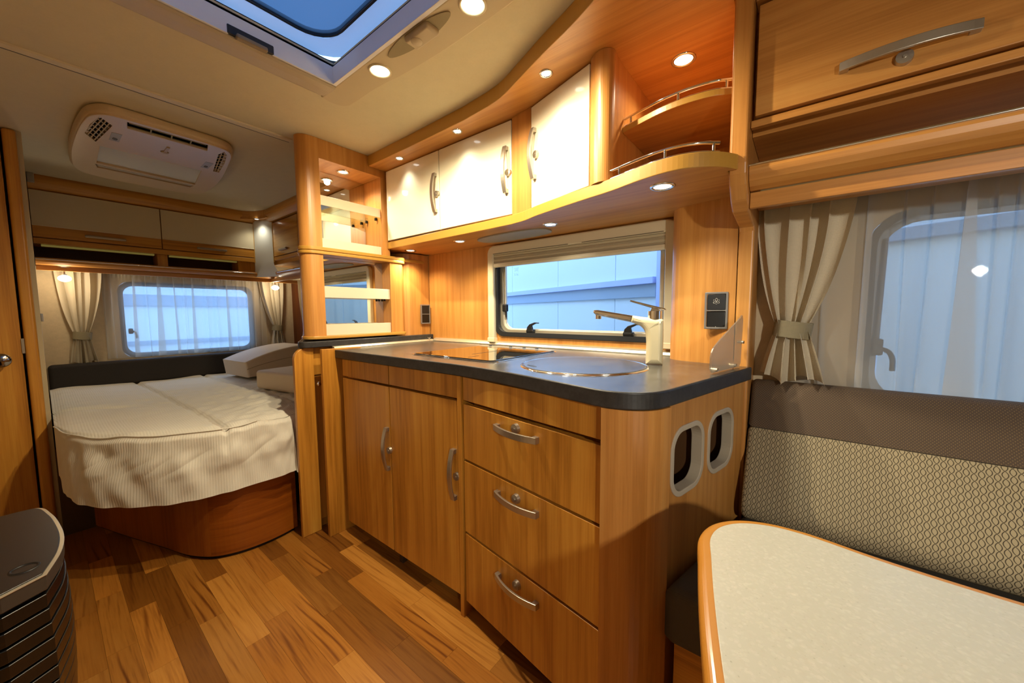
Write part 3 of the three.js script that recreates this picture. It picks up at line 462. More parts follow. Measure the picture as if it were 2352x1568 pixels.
// ------------------------------------------------------------------ overhead kitchen cabinet
{
  const t = thing('overhead_cabinet', 'curved wooden overhead kitchen cabinet with three cream doors and an open end shelf', 'cabinet', [1.3, 1.45, -1.0]);
  const lip = [[1.532, -1.845], [1.227, -1.845], [1.2245, -1.5], [1.218, -1.10], ...curve2([[1.212, -0.95], [1.196, -0.87], [1.168, -0.80], [1.132, -0.68], [1.100, -0.56], [1.076, -0.465], [1.040, -0.365], [1.026, -0.305], [1.027, -0.255], [1.042, -0.212], [1.072, -0.172], [1.112, -0.145], [1.119, -0.142]], 46), [1.119, -0.164], [1.532, -0.164]];
  part('base_shelf', prism(lip, 1.45, 1.487, 0.002, 'z'), [wood, edge], t, 'curved wooden base shelf with yellowish edge');
  const cor = [[1.532, -1.844], [1.125, -1.844], [1.122, -1.5], [1.112, -1.12], ...curve2([[1.098, -0.97], [1.083, -0.893], [1.032, -0.76], [0.988, -0.65], [0.956, -0.56], [0.93, -0.494], [0.906, -0.44], [0.878, -0.37], [0.858, -0.28], [0.85, -0.165]], 30), [1.532, -0.165]];
  part('cornice', prism(cor, 1.87, 1.9245, 0.002, 'z'), [wood, edge], t, 'curved wooden cornice against the ceiling');
  part('carcass', [prism([[1.53, -1.84], [1.243, -1.84], [1.243, -0.955], [1.222, -0.845], [1.135, -0.56], [1.2, -0.51], [1.53, -0.51]], 1.4875, 1.8695, 0)], wood, t);
  const d1 = part('door', box(1.22, 1.238, 1.493, 1.864, -1.829, -1.397, 0.002), cream, t, 'glossy cream door'), d2 = part('door', box(1.22, 1.238, 1.493, 1.864, -1.391, -0.953, 0.002), cream, t, 'glossy cream door');
  handle(d1, [1.22, 1.668, -1.418], [0, 1, 0], [-1, 0, 0], 0.185, [0, -0.005, 0.011]); handle(d2, [1.22, 1.672, -0.978], [0, 1, 0], [-1, 0, 0], 0.185, [0, -0.012, 0.011]);
  part('filler_panel', prism([[1.2205, -0.949], [1.200, -0.842], [1.218, -0.838], [1.238, -0.949]], 1.488, 1.8695, 0.001), wood, t);
  const a = [1.198, -0.838], b = [1.108, -0.553], L = Math.hypot(b[0] - a[0], b[1] - a[1]), d = [(b[0] - a[0]) / L, 0, (b[1] - a[1]) / L], n = [-d[2], 0, d[0]];
  const d3 = part('door', prism([a, b, [b[0] - n[0] * 0.018, b[1] - n[2] * 0.018], [a[0] - n[0] * 0.018, a[1] - n[2] * 0.018]], 1.493, 1.864, 0.002), cream, t, 'glossy cream door');
  handle(d3, [a[0] + d[0] * 0.022, 1.685, a[1] + d[2] * 0.022], [0, 1, 0], n, 0.185, [d[0] * 0.011, -0.005, d[2] * 0.011]);
  part('column', prism([...curve2([[1.125, -0.552], [1.104, -0.546], [1.087, -0.525], [1.081, -0.500], [1.088, -0.480], [1.106, -0.470], [1.135, -0.474], [1.19, -0.477]], 24), [1.531, -0.477], [1.531, -0.505], [1.2, -0.505]], 1.4875, 1.8695, 0.0005), wood, t, 'rounded wooden corner column');
  part('niche_back', box(1.519, 1.531, 1.4875, 1.8695, -0.4765, -0.1635, 0), wood, t);
  const ms = [...curve2([[1.192, -0.4765], [1.165, -0.405], [1.144, -0.335], [1.138, -0.265], [1.147, -0.205], [1.170, -0.1640]], 24), [1.518, -0.164], [1.518, -0.4765]];
  part('middle_shelf', prism(ms, 1.663, 1.68, 0.0015, 'z'), [wood, edge], t, 'curved middle shelf of the open niche');
  const rail = (pts, y, ends) => {
    const line = curve2(pts, 30), g = part('gallery_rail', [tube(line.map(([x, z]) => [x, y + 0.004, z]), 0.0038, 50), tube(line.map(([x, z]) => [x, y + 0.027, z]), 0.0042, 50)], chrome, t, 'chrome double gallery rail');
    for (const k of ends) { const [x, z] = line[Math.round(k * 30)]; part('rail_post', rod([x, y, z], [x, y + 0.027, z], 0.0036), chrome, g); }
  };
  rail([[1.090, -0.468], [1.062, -0.385], [1.043, -0.32], [1.042, -0.26], [1.058, -0.215], [1.085, -0.18]], 1.487, [0.06, 0.45, 0.93]);
  rail([[1.200, -0.473], [1.178, -0.405], [1.157, -0.335], [1.151, -0.265], [1.160, -0.205], [1.178, -0.172]], 1.68, [0.06, 0.5, 0.93]);
}
solo('speaker_grille', [prism([...Array(40)].map((_, i) => { const a = i / 40 * Math.PI * 2; return [1.388 + 0.072 * Math.sign(Math.sin(a)) * Math.abs(Math.sin(a)) ** 0.75, -1.080 + 0.205 * Math.sign(Math.cos(a)) * Math.abs(Math.cos(a)) ** 0.75]; }), 1.444, 1.4505, 0.002)], std(0x9b9484, 0.45, { bumpMap: weaveMap, bumpScale: 0.001 }), 'grey oval speaker grille under the cabinet above the kitchen window', 'speaker');

// ------------------------------------------------------------------ display tower beside the bed
const post = (y0, y1) => prism([...curve2([[0.868, -1.846], [0.836, -1.847], [0.808, -1.854], [0.789, -1.872], [0.783, -1.895], [0.787, -1.915], [0.80, -1.94]], 26), [0.868, -2.09]], y0, y1, 0.0005);
{
  const t = thing('upper_display_cabinet', 'upper mirrored display cabinet of the wooden tower beside the bed', 'cabinet', [1.0, 1.395, -1.97]);
  part('corner_post', post(1.4135, 1.924), wood, t, 'rounded wooden corner post');
  part('head_panel', box(0.868, 1.243, 1.832, 1.924, -1.870, -1.846, 0.001), wood, t);
  part('side_panel', box(1.196, 1.243, 1.4135, 1.832, -2.02, -1.846, 0.001), wood, t);
  part('carcass', [box(0.868, 1.53, 1.4135, 1.924, -2.11, -2.022, 0), box(1.2435, 1.53, 1.455, 1.86, -2.022, -1.847, 0), box(0.868, 1.196, 1.832, 1.86, -2.02, -1.868, 0.001)], wood, t);
  part('base_plate', prism([...curve2([[1.225, -1.838], [0.835, -1.839], [0.804, -1.847], [0.783, -1.867], [0.776, -1.895], [0.780, -1.917], [0.794, -1.945]], 26), [0.866, -2.1], [1.53, -2.1], [1.53, -1.87], [1.36, -1.87], [1.33, -1.842]], 1.3955, 1.413, 0.003), [wood, edge], t);
  part('mirror_back', box(0.869, 1.195, 1.4135, 1.831, -2.0215, -2.012, 0), mirror, t);
  part('glass_shelf', box(0.870, 1.194, 1.620, 1.625, -2.010, -1.862, 0.001), shelfGlass, t);
  for (const [x, z] of [[1.188, -1.89], [1.188, -1.985], [0.876, -1.89], [0.876, -1.985]]) part('shelf_bracket', box(x - 0.006, x + 0.006, 1.606, 1.620, z - 0.006, z + 0.006, 0.001), black, t);
  for (const [y0, y1] of [[1.618, 1.664], [1.4135, 1.458]]) part('retaining_strip', box(0.869, 1.195, y0, y1, -1.860, -1.856, 0.001), frosted, t, 'frosted acrylic strip');
}
{
  const t = thing('lower_display_cabinet', 'lower mirrored display cabinet standing on the dark ledge of the tower', 'cabinet', [1.04, 0.962, -1.97]);
  part('corner_post', post(0.981, 1.378), wood, t, 'rounded wooden corner post');
  const plate = [...curve2([[1.300, -1.837], [0.835, -1.838], [0.804, -1.846], [0.783, -1.866], [0.776, -1.895], [0.780, -1.917], [0.794, -1.945]], 26), [0.866, -2.1], [1.34, -2.1], ...curve2([[1.345, -1.90], [1.343, -1.868], [1.335, -1.845], [1.318, -1.837]], 8)];
  part('base_plate', prism(plate, 0.966, 0.981, 0.003), [wood, edge], t); part('top_plate', prism(plate, 1.378, 1.3935, 0.003), [wood, edge], t);
  part('side_panel', prism([[1.239, -1.846], [1.315, -1.846], ...curve2([[1.325, -1.851], [1.334, -1.864], [1.337, -1.885]], 6), [1.337, -2.1], [1.239, -2.1]], 0.981, 1.378, 0.0005), wood, t);
  part('carcass', [box(0.868, 1.239, 0.981, 1.378, -2.1, -1.934, 0)], wood, t);
  part('mirror_back', box(0.869, 1.238, 0.982, 1.377, -1.9335, -1.924, 0), mirror, t);
  for (const x of [1.229, 1.214]) part('shelf_bracket', box(x - 0.004, x + 0.004, 1.160, 1.172, -1.90, -1.89, 0.001), black, t);
  part('glass_shelf', box(0.870, 1.237, 1.172, 1.177, -1.922, -1.862, 0.001), shelfGlass, t);
  for (const [y0, y1] of [[1.170, 1.226], [0.9815, 1.037]]) part('retaining_strip', box(0.869, 1.238, y0, y1, -1.858, -1.853, 0.001), frosted, t, 'frosted acrylic strip');
}
solo('display_ledge', prism([...curve2([[0.81, -1.834], [0.775, -1.839], [0.755, -1.852], [0.748, -1.872], [0.752, -1.895], [0.77, -1.93]], 20), [0.845, -2.08], [1.53, -2.08], [1.53, -1.834]], 0.927, 0.957, 0.004, 'x', [], 3), [slate, slateEdge], 'dark slate ledge under the mirrored display tower', 'ledge');
{
  const t = thing('tower_base', 'narrow wooden base of the display tower between bed and kitchen doors', 'cabinet', [0.85, 0, -1.95]);
  part('front_board', alongZ([[0.719, 0], [0.808, 0], [0.808, 0.926], [0.765, 0.926], ...curve2([[0.75, 0.923], [0.735, 0.912], [0.724, 0.897], [0.719, 0.875]], 8)], -1.885, -1.862, 0.003, 'y'), wood2, t);
  part('carcass', [prism([[0.765, -1.90], [0.84, -2.08], [1.52, -2.08], [1.52, -1.90]], 0, 0.926, 0), box(0.90, 1.52, 0, 0.875, -1.90, -1.83, 0)], wood2, t);
  part('top_panel', box(0.812, 0.90, 0.790, 0.926, -1.895, -1.876, 0.001), wood2, t);
  const d = part('door', box(0.812, 0.90, 0.05, 0.782, -1.895, -1.876, 0.0015), wood2, t);
  part('knob', lathe([[0, 0], [0.006, 0], [0.006, 0.008], [0.011, 0.013], [0.012, 0.019], [0.007, 0.024], [0, 0.025]], 18).rotateX(Math.PI / 2).translate(0.826, 0.745, -1.876), chrome, d, 'small round metal push knob');
}

// ------------------------------------------------------------------ dinette
{
  const t = thing('overhead_locker', 'large wooden overhead locker with bow handle above the dinette window', 'cabinet', [1.3, 1.36, 0.6]), Z0 = -0.121, Z1 = 1.85;
  const d = part('door', box(1.15, 1.168, 1.5825, 1.845, Z0 + 0.008, 1.0, 0.002, 'z'), wood, t, 'flap door with horizontal grain');
  handle(d, [1.15, 1.631, 0.147], [0, 0, 1], [-1, 0, 0], 0.205, [0, -0.016, 0]);
  part('door', box(1.15, 1.168, 1.5825, 1.845, 1.008, Z1, 0.002, 'z'), wood, t);
  part('frame_rail', box(1.15, 1.168, 1.555, 1.573, Z0, Z1, 0.002, 'z'), wood, t);
  part('carcass', [box(1.20, 1.53, 1.55, 1.86, Z0, Z1, 0, 'z'), box(1.15, 1.53, 1.858, 1.9245, Z0, Z1, 0.002, 'z')], wood, t);
  part('shelf_back', alongZ([[1.43, 1.55], [1.42, 1.47], [1.425, 1.423], [1.445, 1.423], [1.45, 1.47], [1.45, 1.55]], Z0, Z1, 0), wood2, t);
  part('shelf_board', alongZ([[1.151, 1.4625], [1.149, 1.452], [1.152, 1.440], [1.160, 1.427], [1.173, 1.416], [1.19, 1.409], [1.44, 1.409], [1.44, 1.422], [1.20, 1.426], [1.18, 1.436], [1.168, 1.450], [1.163, 1.4625]], Z0, Z1, 0.001), wood, t, 'open shelf with rounded front');
  part('chrome_trim', rod([1.1505, 1.4635, Z0], [1.1505, 1.4635, Z1], 0.0036), chrome, t, 'thin chrome strip');
  part('light_strip', box(1.225, 1.24, 1.398, 1.408, -0.10, 1.7, 0.001, 'z'), lensMat([1, 0.82, 0.35], 0.8), t, 'warm light strip behind the pelmet');
  { const l = new THREE.RectAreaLight(new THREE.Color().setRGB(1, 0.82, 0.4), 0.9, 1.8, 0.012), q = baseOf.get(t); l.position.set(1.2325 - q.x, 1.396 - q.y, 0.8 - q.z); l.rotation.set(-Math.PI / 2, 0, Math.PI / 2); l.name = 'strip_light'; t.add(l); }
  part('pelmet', box(1.197, 1.214, 1.366, 1.4065, Z0, Z1, 0.002, 'z'), wood, t, 'wooden curtain pelmet');
}
{
  const w = struct('window_2', alongX(rrect(0.155, 1.295, 0.795, 1.37, 0.085), 1.562, 1.572, 0.001, 'y', [rrect(0.185, 1.265, 0.825, 1.345, 0.08)]), std(0x8894a4, 0.5));
  part('pane', alongX(rrect(0.16, 1.29, 0.80, 1.365, 0.085), 1.590, 1.5915, 0), paneMat, w);
  part('seal', alongX(rrect(0.151, 1.299, 0.791, 1.374, 0.09), 1.530, 1.560, 0.003, 'y', [rrect(0.166, 1.284, 0.806, 1.36, 0.082)]), rubber, w);
  part('stay_arm', [rod([1.556, 1.30, 0.190], [1.550, 1.00, 0.184], 0.006), rod([1.55, 1.33, 0.195], [1.55, 1.372, 0.285], 0.004)], std(0x55585f, 0.4), w);
  part('stay_clamp', [box(1.535, 1.56, 0.955, 1.005, 0.172, 0.198, 0.006, 'y', 3), tube([[1.548, 0.975, 0.195], [1.548, 0.965, 0.212], [1.548, 0.945, 0.220], [1.548, 0.91, 0.221]], 0.0065, 16)], black, w);
}
function sheer(name, label, axis, s0, s1, y0, y1, at, folds, amp, seed, bands) {           // see-through gathered curtain; bands: [centre, depth, half width, growth] where the cloth folds over itself
  const r = rng(seed), ph = [r() * 6, r() * 6, r() * 6, r() * 6], S = s1 - s0;
  const g = sheet(420, 26, (u, v) => {
    const y = lerp(y1, y0, v), q = u * folds, k = Math.sin(q * Math.PI * 2 + 1.4 * Math.sin(q * 1.7 + ph[1]) + 1.1 * Math.sin(q * 0.63 + ph[2]));
    let s = lerp(s0, s1, u), d = amp * (0.35 + 0.65 * v) * k * (0.6 + 0.4 * Math.sin(q * 0.9 + ph[0])) + (v < 0.07 ? 0.004 * Math.sin(q * 40) * (1 - v / 0.07) : 0);
    for (const [c, a, w, grow] of bands) { const e = (s0 + u * S - c) / w, m = Math.exp(-e * e); s -= a * (1 + grow * v) * e * m + 0; d += 0.009 * m * e * 2.2; s += 0.012 * v * m * Math.sin(c * 40); }
    return axis === 'z' ? [at - d, y, s, s * 3, y * 3] : [s, y, at + d, s * 3, y * 3];
  });
  return solo(name, g, sheerMat, label, 'curtain');
}
function tied(name, label, group, axis, s0, s1, yTop, yTie, yBot, sTie, at, n, seed, wTie = 0.075, wBot = 0.155) {   // curtain gathered by a tieback
  const r = rng(seed), ph = r() * 6, p2 = r() * 6, vt = (yTop - yTie) / (yTop - yBot), sc = (s0 + s1) / 2, w0 = s1 - s0, put = (s, y, d, a, b) => (axis === 'z' ? [at - d, y, s, a, b] : [s, y, at + d, a, b]);
  const base = axis === 'z' ? [at, yBot, sTie] : [sTie, yBot, at], t = thing(name, label, 'curtain', base, group);
  const g = sheet(150, 60, (u, v) => {
    const a = v < vt ? v / vt : 1, k = Math.pow(a, 1.55), b = v > vt ? (v - vt) / (1 - vt) : 0;
    const c = lerp(lerp(sc, sTie, k), sTie + 0.004, b), w = v < vt ? lerp(w0, wTie, k * (0.55 + 0.45 * a)) : lerp(wTie, wBot, Math.pow(b, 0.8));
    const q = u * n * Math.PI * 2 + ph + 0.9 * Math.sin(u * 9 + p2) + 0.25 * Math.sin(v * 7 + u * 12), fold = Math.sin(q), amp = lerp(0.022, 0.014, a) * (1 + 1.2 * b);
    const d = amp * (fold + 0.35 * Math.sin(q * 0.5 + p2)) + 0.010 * a + (v < 0.05 ? 0.005 * Math.sin(q * 6) * (1 - v / 0.05) : 0), s = c + (u - 0.5) * w + w / n * 0.22 * Math.cos(q);
    const y = lerp(yTop, yBot, v) - 0.012 * b * Math.sin(u * Math.PI * 3 + ph) + (b > 0 ? 0.012 * b * (0.5 - Math.abs(u - 0.5)) * -1.2 : 0);
    return put(s, y, d, u * 0.5, y);
  });
  part('cloth', g, drapeMat, t);
  const band = [...Array(36)].map((_, i) => { const q = i / 36 * Math.PI * 2; return [(wTie / 2 + 0.014) * Math.cos(q), 0.042 * Math.sin(q) + 0.008]; });
  const ring = poly(band); ring.holes.push(hole(offset(band, -0.004)));
  const bg = extrude(ring, 0.052, 0.0012).rotateX(-Math.PI / 2).rotateZ(-0.12);
  if (axis === 'z') bg.rotateY(-Math.PI / 2).translate(at, yTie - 0.03, sTie); else bg.translate(sTie, yTie - 0.03, at + 0.0);
  part('tieback', uv(bg, 'y'), tieMat, t, 'flat olive beige tieback band');
}
tied('tied_curtain', 'large beige curtain tied back at the left of the dinette window', undefined, 'z', -0.128, 0.112, 1.445, 1.035, 0.875, -0.022, 1.470, 4.5, 3, 0.072, 0.165);
sheer('sheer_curtain', 'wide white sheer curtain hanging in front of the dinette window', 'z', -0.05, 1.55, 0.80, 1.45, 1.502, 13, 0.010, 8, [[0.05, 0.05, 0.03, 0.2], [0.148, 0.052, 0.026, 0.1], [0.217, 0.012, 0.010, 0.1], [0.271, 0.012, 0.009, 0.2], [0.335, 0.05, 0.022, 1.2], [0.378, 0.011, 0.008, 0.2], [0.41, 0.012, 0.008, 0.4], [0.47, 0.05, 0.03, 0.8], [0.62, 0.05, 0.03, 0.4], [0.8, 0.06, 0.03, 0.6], [1.0, 0.05, 0.03, 0.6], [1.2, 0.05, 0.03, 0.4], [1.4, 0.05, 0.03, 0.4]]);
{
  const SEATZ = 1.8;
  const b = thing('bench_base', 'wooden bench box under the dinette seat cushion', 'bench', [1.2, 0, 0.8]);
  part('front_board', box(0.885, 0.903, 0, 0.312, -0.205, SEATZ, 0.001, 'z'), wood2, b);
  part('box', prism([[0.904, -0.205], [1.36, -0.10], [1.52, -0.10], [1.52, SEATZ], [0.904, SEATZ]], 0, 0.311, 0), wood2, b);
  const s = solo('seat_cushion', prism([[0.853, -0.205], [0.862, -0.222], [0.89, -0.216], [1.37, -0.108], [1.50, -0.105], [1.50, SEATZ], [0.853, SEATZ]], 0.313, 0.452, 0.022, 'z', [], 5), brownPlain, 'dark brown padded seat cushion of the dinette bench', 'cushion');
  part('piping', tube([[0.857, 0.437, -0.195], [0.855, 0.440, 0.2], [0.855, 0.440, 1.0], [0.855, 0.440, SEATZ - 0.02]], 0.0028, 60, 6), brownPlain, s, 'stitched front seam');
  const t = thing('backrest_cushion', 'long dinette backrest cushion, dark brown above a beige lattice pattern', 'cushion', [1.4, 0.455, 0.8]);
  const low = [[1.53, 0.456], [1.31, 0.456], ...curve2([[1.290, 0.459], [1.270, 0.472], [1.262, 0.492], [1.264, 0.52], [1.300, 0.585], [1.345, 0.655], [1.381, 0.7195]], 30), [1.53, 0.7195]];
  const up = [[1.53, 0.7215], ...curve2([[1.382, 0.7215], [1.404, 0.765], [1.426, 0.812], [1.440, 0.840], [1.456, 0.857], [1.476, 0.862], [1.497, 0.856], [1.516, 0.842], [1.526, 0.82]], 30), [1.53, 0.80]];
  part('lattice_panel', alongZ(low, -0.118, SEATZ, 0.016, 'y', [], 5), ogee, t, 'beige panel with dark lattice pattern');
  part('brown_panel', alongZ(up, -0.118, SEATZ, 0.014, 'y', [], 5), brownCloth, t, 'dark brown dotted panel');
}
{
  const t = thing('dinette_table', 'pale speckled dinette table with rounded corner and wooden edge band', 'table', [0.4, 0, 0.45]);
  const top = [...curve2([[0.735, 0.9], [0.7345, 0.5], [0.7345, 0.25], [0.737, 0.17], [0.744, 0.10], [0.754, 0.045], [0.757, 0.015], [0.752, -0.028], [0.731, -0.068], [0.697, -0.093], [0.655, -0.1005], [0.60, -0.0905], [0.51, -0.0715], [0.40, -0.0445], [0.28, -0.01], [0.19, 0.025], [0.125, 0.07], [0.085, 0.13], [0.07, 0.22], [0.07, 0.5], [0.07, 0.9]], 120), [0.11, 0.96], [0.69, 0.96]];
  part('edge_band', prism(offset(top, 0.0175), 0.687, 0.7185, 0.010, 'z', [], 6), std(0xb4792c, 0.32, { clearcoat: 0.3, clearcoatRoughness: 0.15 }), t, 'wooden edge band');
  part('table_top', prism(top, 0.716, 0.720, 0.0008, 'z'), laminate, t, 'speckled laminate top');
  part('pedestal', [box(0.33, 0.47, 0.03, 0.688, 0.42, 0.56, 0.02, 'y', 3)], edge, t); part('foot', [box(0.22, 0.58, 0, 0.03, 0.30, 0.68, 0.01)], greyRim, t);
}

// ------------------------------------------------------------------ rear: lockers, window, curtains
const GL = 'cream and wood flap doors of the rear locker';
{
  const Zd = -3.63, t = thing('rear_locker', 'rear overhead locker with cream and wood flap doors above the bed window', 'cabinet', [0.6, 1.37, -3.75]);
  part('carcass', box(0.002, 1.20, 1.525, 1.9, ZR + 0.005, Zd - 0.022, 0, 'x'), wood2, t);
  for (const [x0, x1, hx] of [[0.003, 0.569, 0.30], [0.574, 1.139, 0.857]]) {
    const d = part('door', box(x0, x1, 1.5625, 1.838, Zd - 0.018, Zd, 0.0015, 'x'), wood2, t);
    part('cream_panel', box(x0, x1, 1.633, 1.8385, Zd - 0.001, Zd + 0.003, 0.001, 'x'), creamMatt, d, 'cream upper panel');
    part('trim', box(x0, x1, 1.6295, 1.633, Zd - 0.001, Zd + 0.005, 0.0008, 'x'), alu, d);
    part('handle', box(hx - 0.092, hx + 0.092, 1.586, 1.602, Zd, Zd + 0.016, 0.005, 'x', 3), std(0xa89c88, 0.3, { metalness: 0.7 }), d, 'flat metal bar handle');
  }
  part('rail', box(0.002, 1.145, 1.524, 1.5565, Zd - 0.02, Zd, 0.002, 'x'), wood2, t);
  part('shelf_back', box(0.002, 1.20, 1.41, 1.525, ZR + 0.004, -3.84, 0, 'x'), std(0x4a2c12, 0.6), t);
  for (const [a, b] of [[0.545, 0.60], [1.03, 1.15]]) part('shelf_divider', box(a, b, 1.425, 1.525, -3.83, Zd - 0.03, 0.001), wood2, t);
  part('light_strip', [box(0.03, 0.53, 1.512, 1.522, Zd - 0.050, Zd - 0.024, 0.001), box(0.61, 1.02, 1.512, 1.522, Zd - 0.050, Zd - 0.024, 0.001)], lensMat([0.30, 0.225, 0.05], 0.4), t, 'dim yellow shelf light strip');
  part('shelf_board', alongX([[Zd, 1.440], [Zd + 0.004, 1.430], [Zd + 0.001, 1.415], [Zd - 0.012, 1.404], [Zd - 0.03, 1.399], [-3.835, 1.399], [-3.835, 1.412], [Zd - 0.025, 1.414], [Zd - 0.012, 1.425]], 0.002, 1.30, 0.001), wood, t, 'rounded open shelf board');
  part('chrome_trim', rod([0.002, 1.4315, Zd + 0.004], [1.135, 1.4315, Zd + 0.004], 0.003), chrome, t);
  part('pelmet', box(0.002, 1.53, 1.369, 1.3985, -3.70, -3.682, 0.001, 'x'), wood, t, 'wooden curtain pelmet');
}
{
  const t = thing('side_locker', 'wooden overhead locker along the wall over the right side of the bed', 'cabinet', [1.38, 1.37, -2.8]);
  part('carcass', box(1.242, 1.53, 1.50, 1.9, -3.60, -2.115, 0, 'z'), wood2, t);
  const d = part('door', box(1.22, 1.239, 1.562, 1.832, -3.44, -2.98, 0.0015, 'z'), std(0xffffff, 0.25, { map: woodMap2, clearcoat: 0.6, clearcoatRoughness: 0.1 }), t);
  part('handle', box(1.204, 1.221, 1.594, 1.611, -3.315, -3.17, 0.005, 'z', 3), std(0xa89c88, 0.3, { metalness: 0.7 }), d, 'flat metal bar handle');
  part('door', box(1.22, 1.239, 1.562, 1.832, -2.974, -2.12, 0.0015, 'z'), wood2, t);
  part('rail', box(1.22, 1.24, 1.53, 1.556, -3.44, -2.12, 0.002, 'z'), wood2, t);
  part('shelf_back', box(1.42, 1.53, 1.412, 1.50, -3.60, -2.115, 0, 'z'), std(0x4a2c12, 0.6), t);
  part('shelf_board', alongZ([[1.225, 1.440], [1.221, 1.430], [1.224, 1.415], [1.237, 1.404], [1.255, 1.399], [1.45, 1.399], [1.45, 1.412], [1.25, 1.414], [1.237, 1.425]], -3.44, -2.12, 0.001), wood, t, 'rounded open shelf board');
  part('chrome_trim', rod([1.2205, 1.4325, -3.40], [1.2205, 1.4325, -2.12], 0.004), chrome, t);
  part('pelmet', box(1.27, 1.288, 1.37, 1.3985, -3.68, -2.12, 0.001, 'z'), wood, t);
}
{ // ceiling cornice of the bed area, mitred in the corner
  const t = thing('bed_cornice', 'dark wooden ceiling cornice running round the bed area above the lockers', 'trim', [0.6, 1.84, -3.6]);
  const run = (c) => curve2([[c, 1.9245], [c + 0.004, 1.905], [c + 0.002, 1.88], [c - 0.018, 1.855], [c - 0.04, 1.842]], 12);
  part('rear_length', alongX([...run(-3.60).map(([a, y]) => [a, y]), [-3.66, 1.842], [-3.66, 1.9245]], 0.002, 1.155, 0.001), wood2, t);
  part('side_length', alongZ([...run(-1.165).map(([a, y]) => [-a, y]), [1.235, 1.842], [1.235, 1.9245]], -3.46, -2.112, 0.001), wood2, t);
  part('corner_block', prism([[1.05, -3.66], [1.05, -3.601], ...curve2([[1.055, -3.600], [1.09, -3.578], [1.118, -3.545], [1.145, -3.49], [1.164, -3.42], [1.165, -3.40]], 16), [1.24, -3.40], [1.36, -3.60], [1.30, -3.66]], 1.862, 1.9245, 0.001, 'x'), wood, t);
  part('end_cap', box(0.002, 0.03, 1.87, 1.9245, -3.60, -3.575, 0.004, 'x', 2), std(0x9a948a, 0.4), t, 'small grey end cap');
}
{ // white corner board between the two lockers, flaring at its foot
  const e = [0.5, 0, 0.866], A = [1.146, -3.628], B = [1.222, -3.452], L = Math.hypot(B[0] - A[0], B[1] - A[1]), ex = [(B[0] - A[0]) / L, 0, (B[1] - A[1]) / L], nz = [-ex[2], 0, ex[0]];
  const g = sheet(20, 40, (u, v) => { const y = lerp(1.862, 1.402, v), k = Math.pow(clamp((1.52 - y) / 0.118, 0, 1), 1.8), s = lerp(-0.006 - 0.022 * k, L - 0.002 + 0.075 * k, u), o = 0.004 - 0.012 * k; return [A[0] + ex[0] * s + nz[0] * o, y, A[1] + ex[2] * s + nz[2] * o, s, y]; });
  const t = thing('corner_board', 'white corner board with flared foot between the rear and side lockers', 'panel', [1.2, 1.40, -3.55]);
  part('board', g, std(0xd6d4cc, 0.3), t);
  part('edge_strip', [rod([A[0] - 0.004, 1.865, A[1] - 0.004], [A[0] - 0.004, 1.52, A[1] - 0.004], 0.006), rod([B[0] + 0.002, 1.865, B[1] + 0.002], [B[0] + 0.002, 1.52, B[1] + 0.002], 0.006)], edge, t);
}
{
  const w = struct('window_3', alongZ(rrect(0.36, 1.19, 0.78, 1.33, 0.065), -3.956, -3.946, 0.001, 'y', [rrect(0.385, 1.165, 0.805, 1.305, 0.06)]), std(0x8a94a8, 0.5));
  part('pane', alongZ(rrect(0.36, 1.19, 0.78, 1.33, 0.065), -3.9745, -3.973, 0), paneMat, w);
  part('seal', alongZ(rrect(0.356, 1.194, 0.776, 1.334, 0.07), -3.945, -3.915, 0.003, 'y', [rrect(0.371, 1.179, 0.791, 1.318, 0.062)]), rubber, w);
  part('latch', [box(0.395, 0.42, 0.95, 0.99, -3.935, -3.915, 0.005), tube([[0.412, 0.972, -3.92], [0.428, 0.962, -3.915], [0.434, 0.94, -3.915], [0.434, 0.915, -3.915]], 0.006, 12)], black, w);
}
tied('tied_curtain', 'beige curtain tied back at the left end of the rear window', 'beige curtains of the bed area', 'x', 0.075, 0.285, 1.40, 0.955, 0.765, 0.165, -3.862, 5, 13, 0.06, 0.125);
tied('tied_curtain', 'beige curtain tied back in the right rear corner behind the reading lamp', 'beige curtains of the bed area', 'x', 1.235, 1.44, 1.40, 0.965, 0.765, 1.362, -3.862, 5, 17, 0.06, 0.12);
tied('tied_curtain', 'narrow beige curtain half hidden behind the display tower post', 'beige curtains of the bed area', 'z', -3.63, -3.36, 1.40, 0.965, 0.78, -3.52, 1.49, 6, 19, 0.06, 0.12);
sheer('sheer_curtain', 'white sheer curtain across the rear window behind the bed', 'x', 0.26, 1.29, 0.775, 1.40, -3.897, 12, 0.008, 29, [[0.29, 0.05, 0.03, 0.2], [0.33, 0.035, 0.02, 0.2], [0.44, 0.045, 0.022, 0.5], [0.50, 0.011, 0.008, 0.4], [0.575, 0.06, 0.028, 0.6], [0.66, 0.030, 0.016, 0.6], [0.72, 0.011, 0.008, 0.4], [0.775, 0.045, 0.022, 0.5], [0.86, 0.009, 0.007, 0.4], [0.93, 0.010, 0.008, 0.4], [1.0, 0.045, 0.022, 0.6], [1.07, 0.010, 0.008, 0.4], [1.14, 0.010, 0.008, 0.4], [1.20, 0.035, 0.02, 0.2], [1.25, 0.04, 0.025, 0.2]]);
solo('bed_switch', [box(0.0, 0.008, 1.06, 1.10, -3.02, -2.985, 0.002)], steel, 'small metal switch on the wall left of the bed', 'switch');

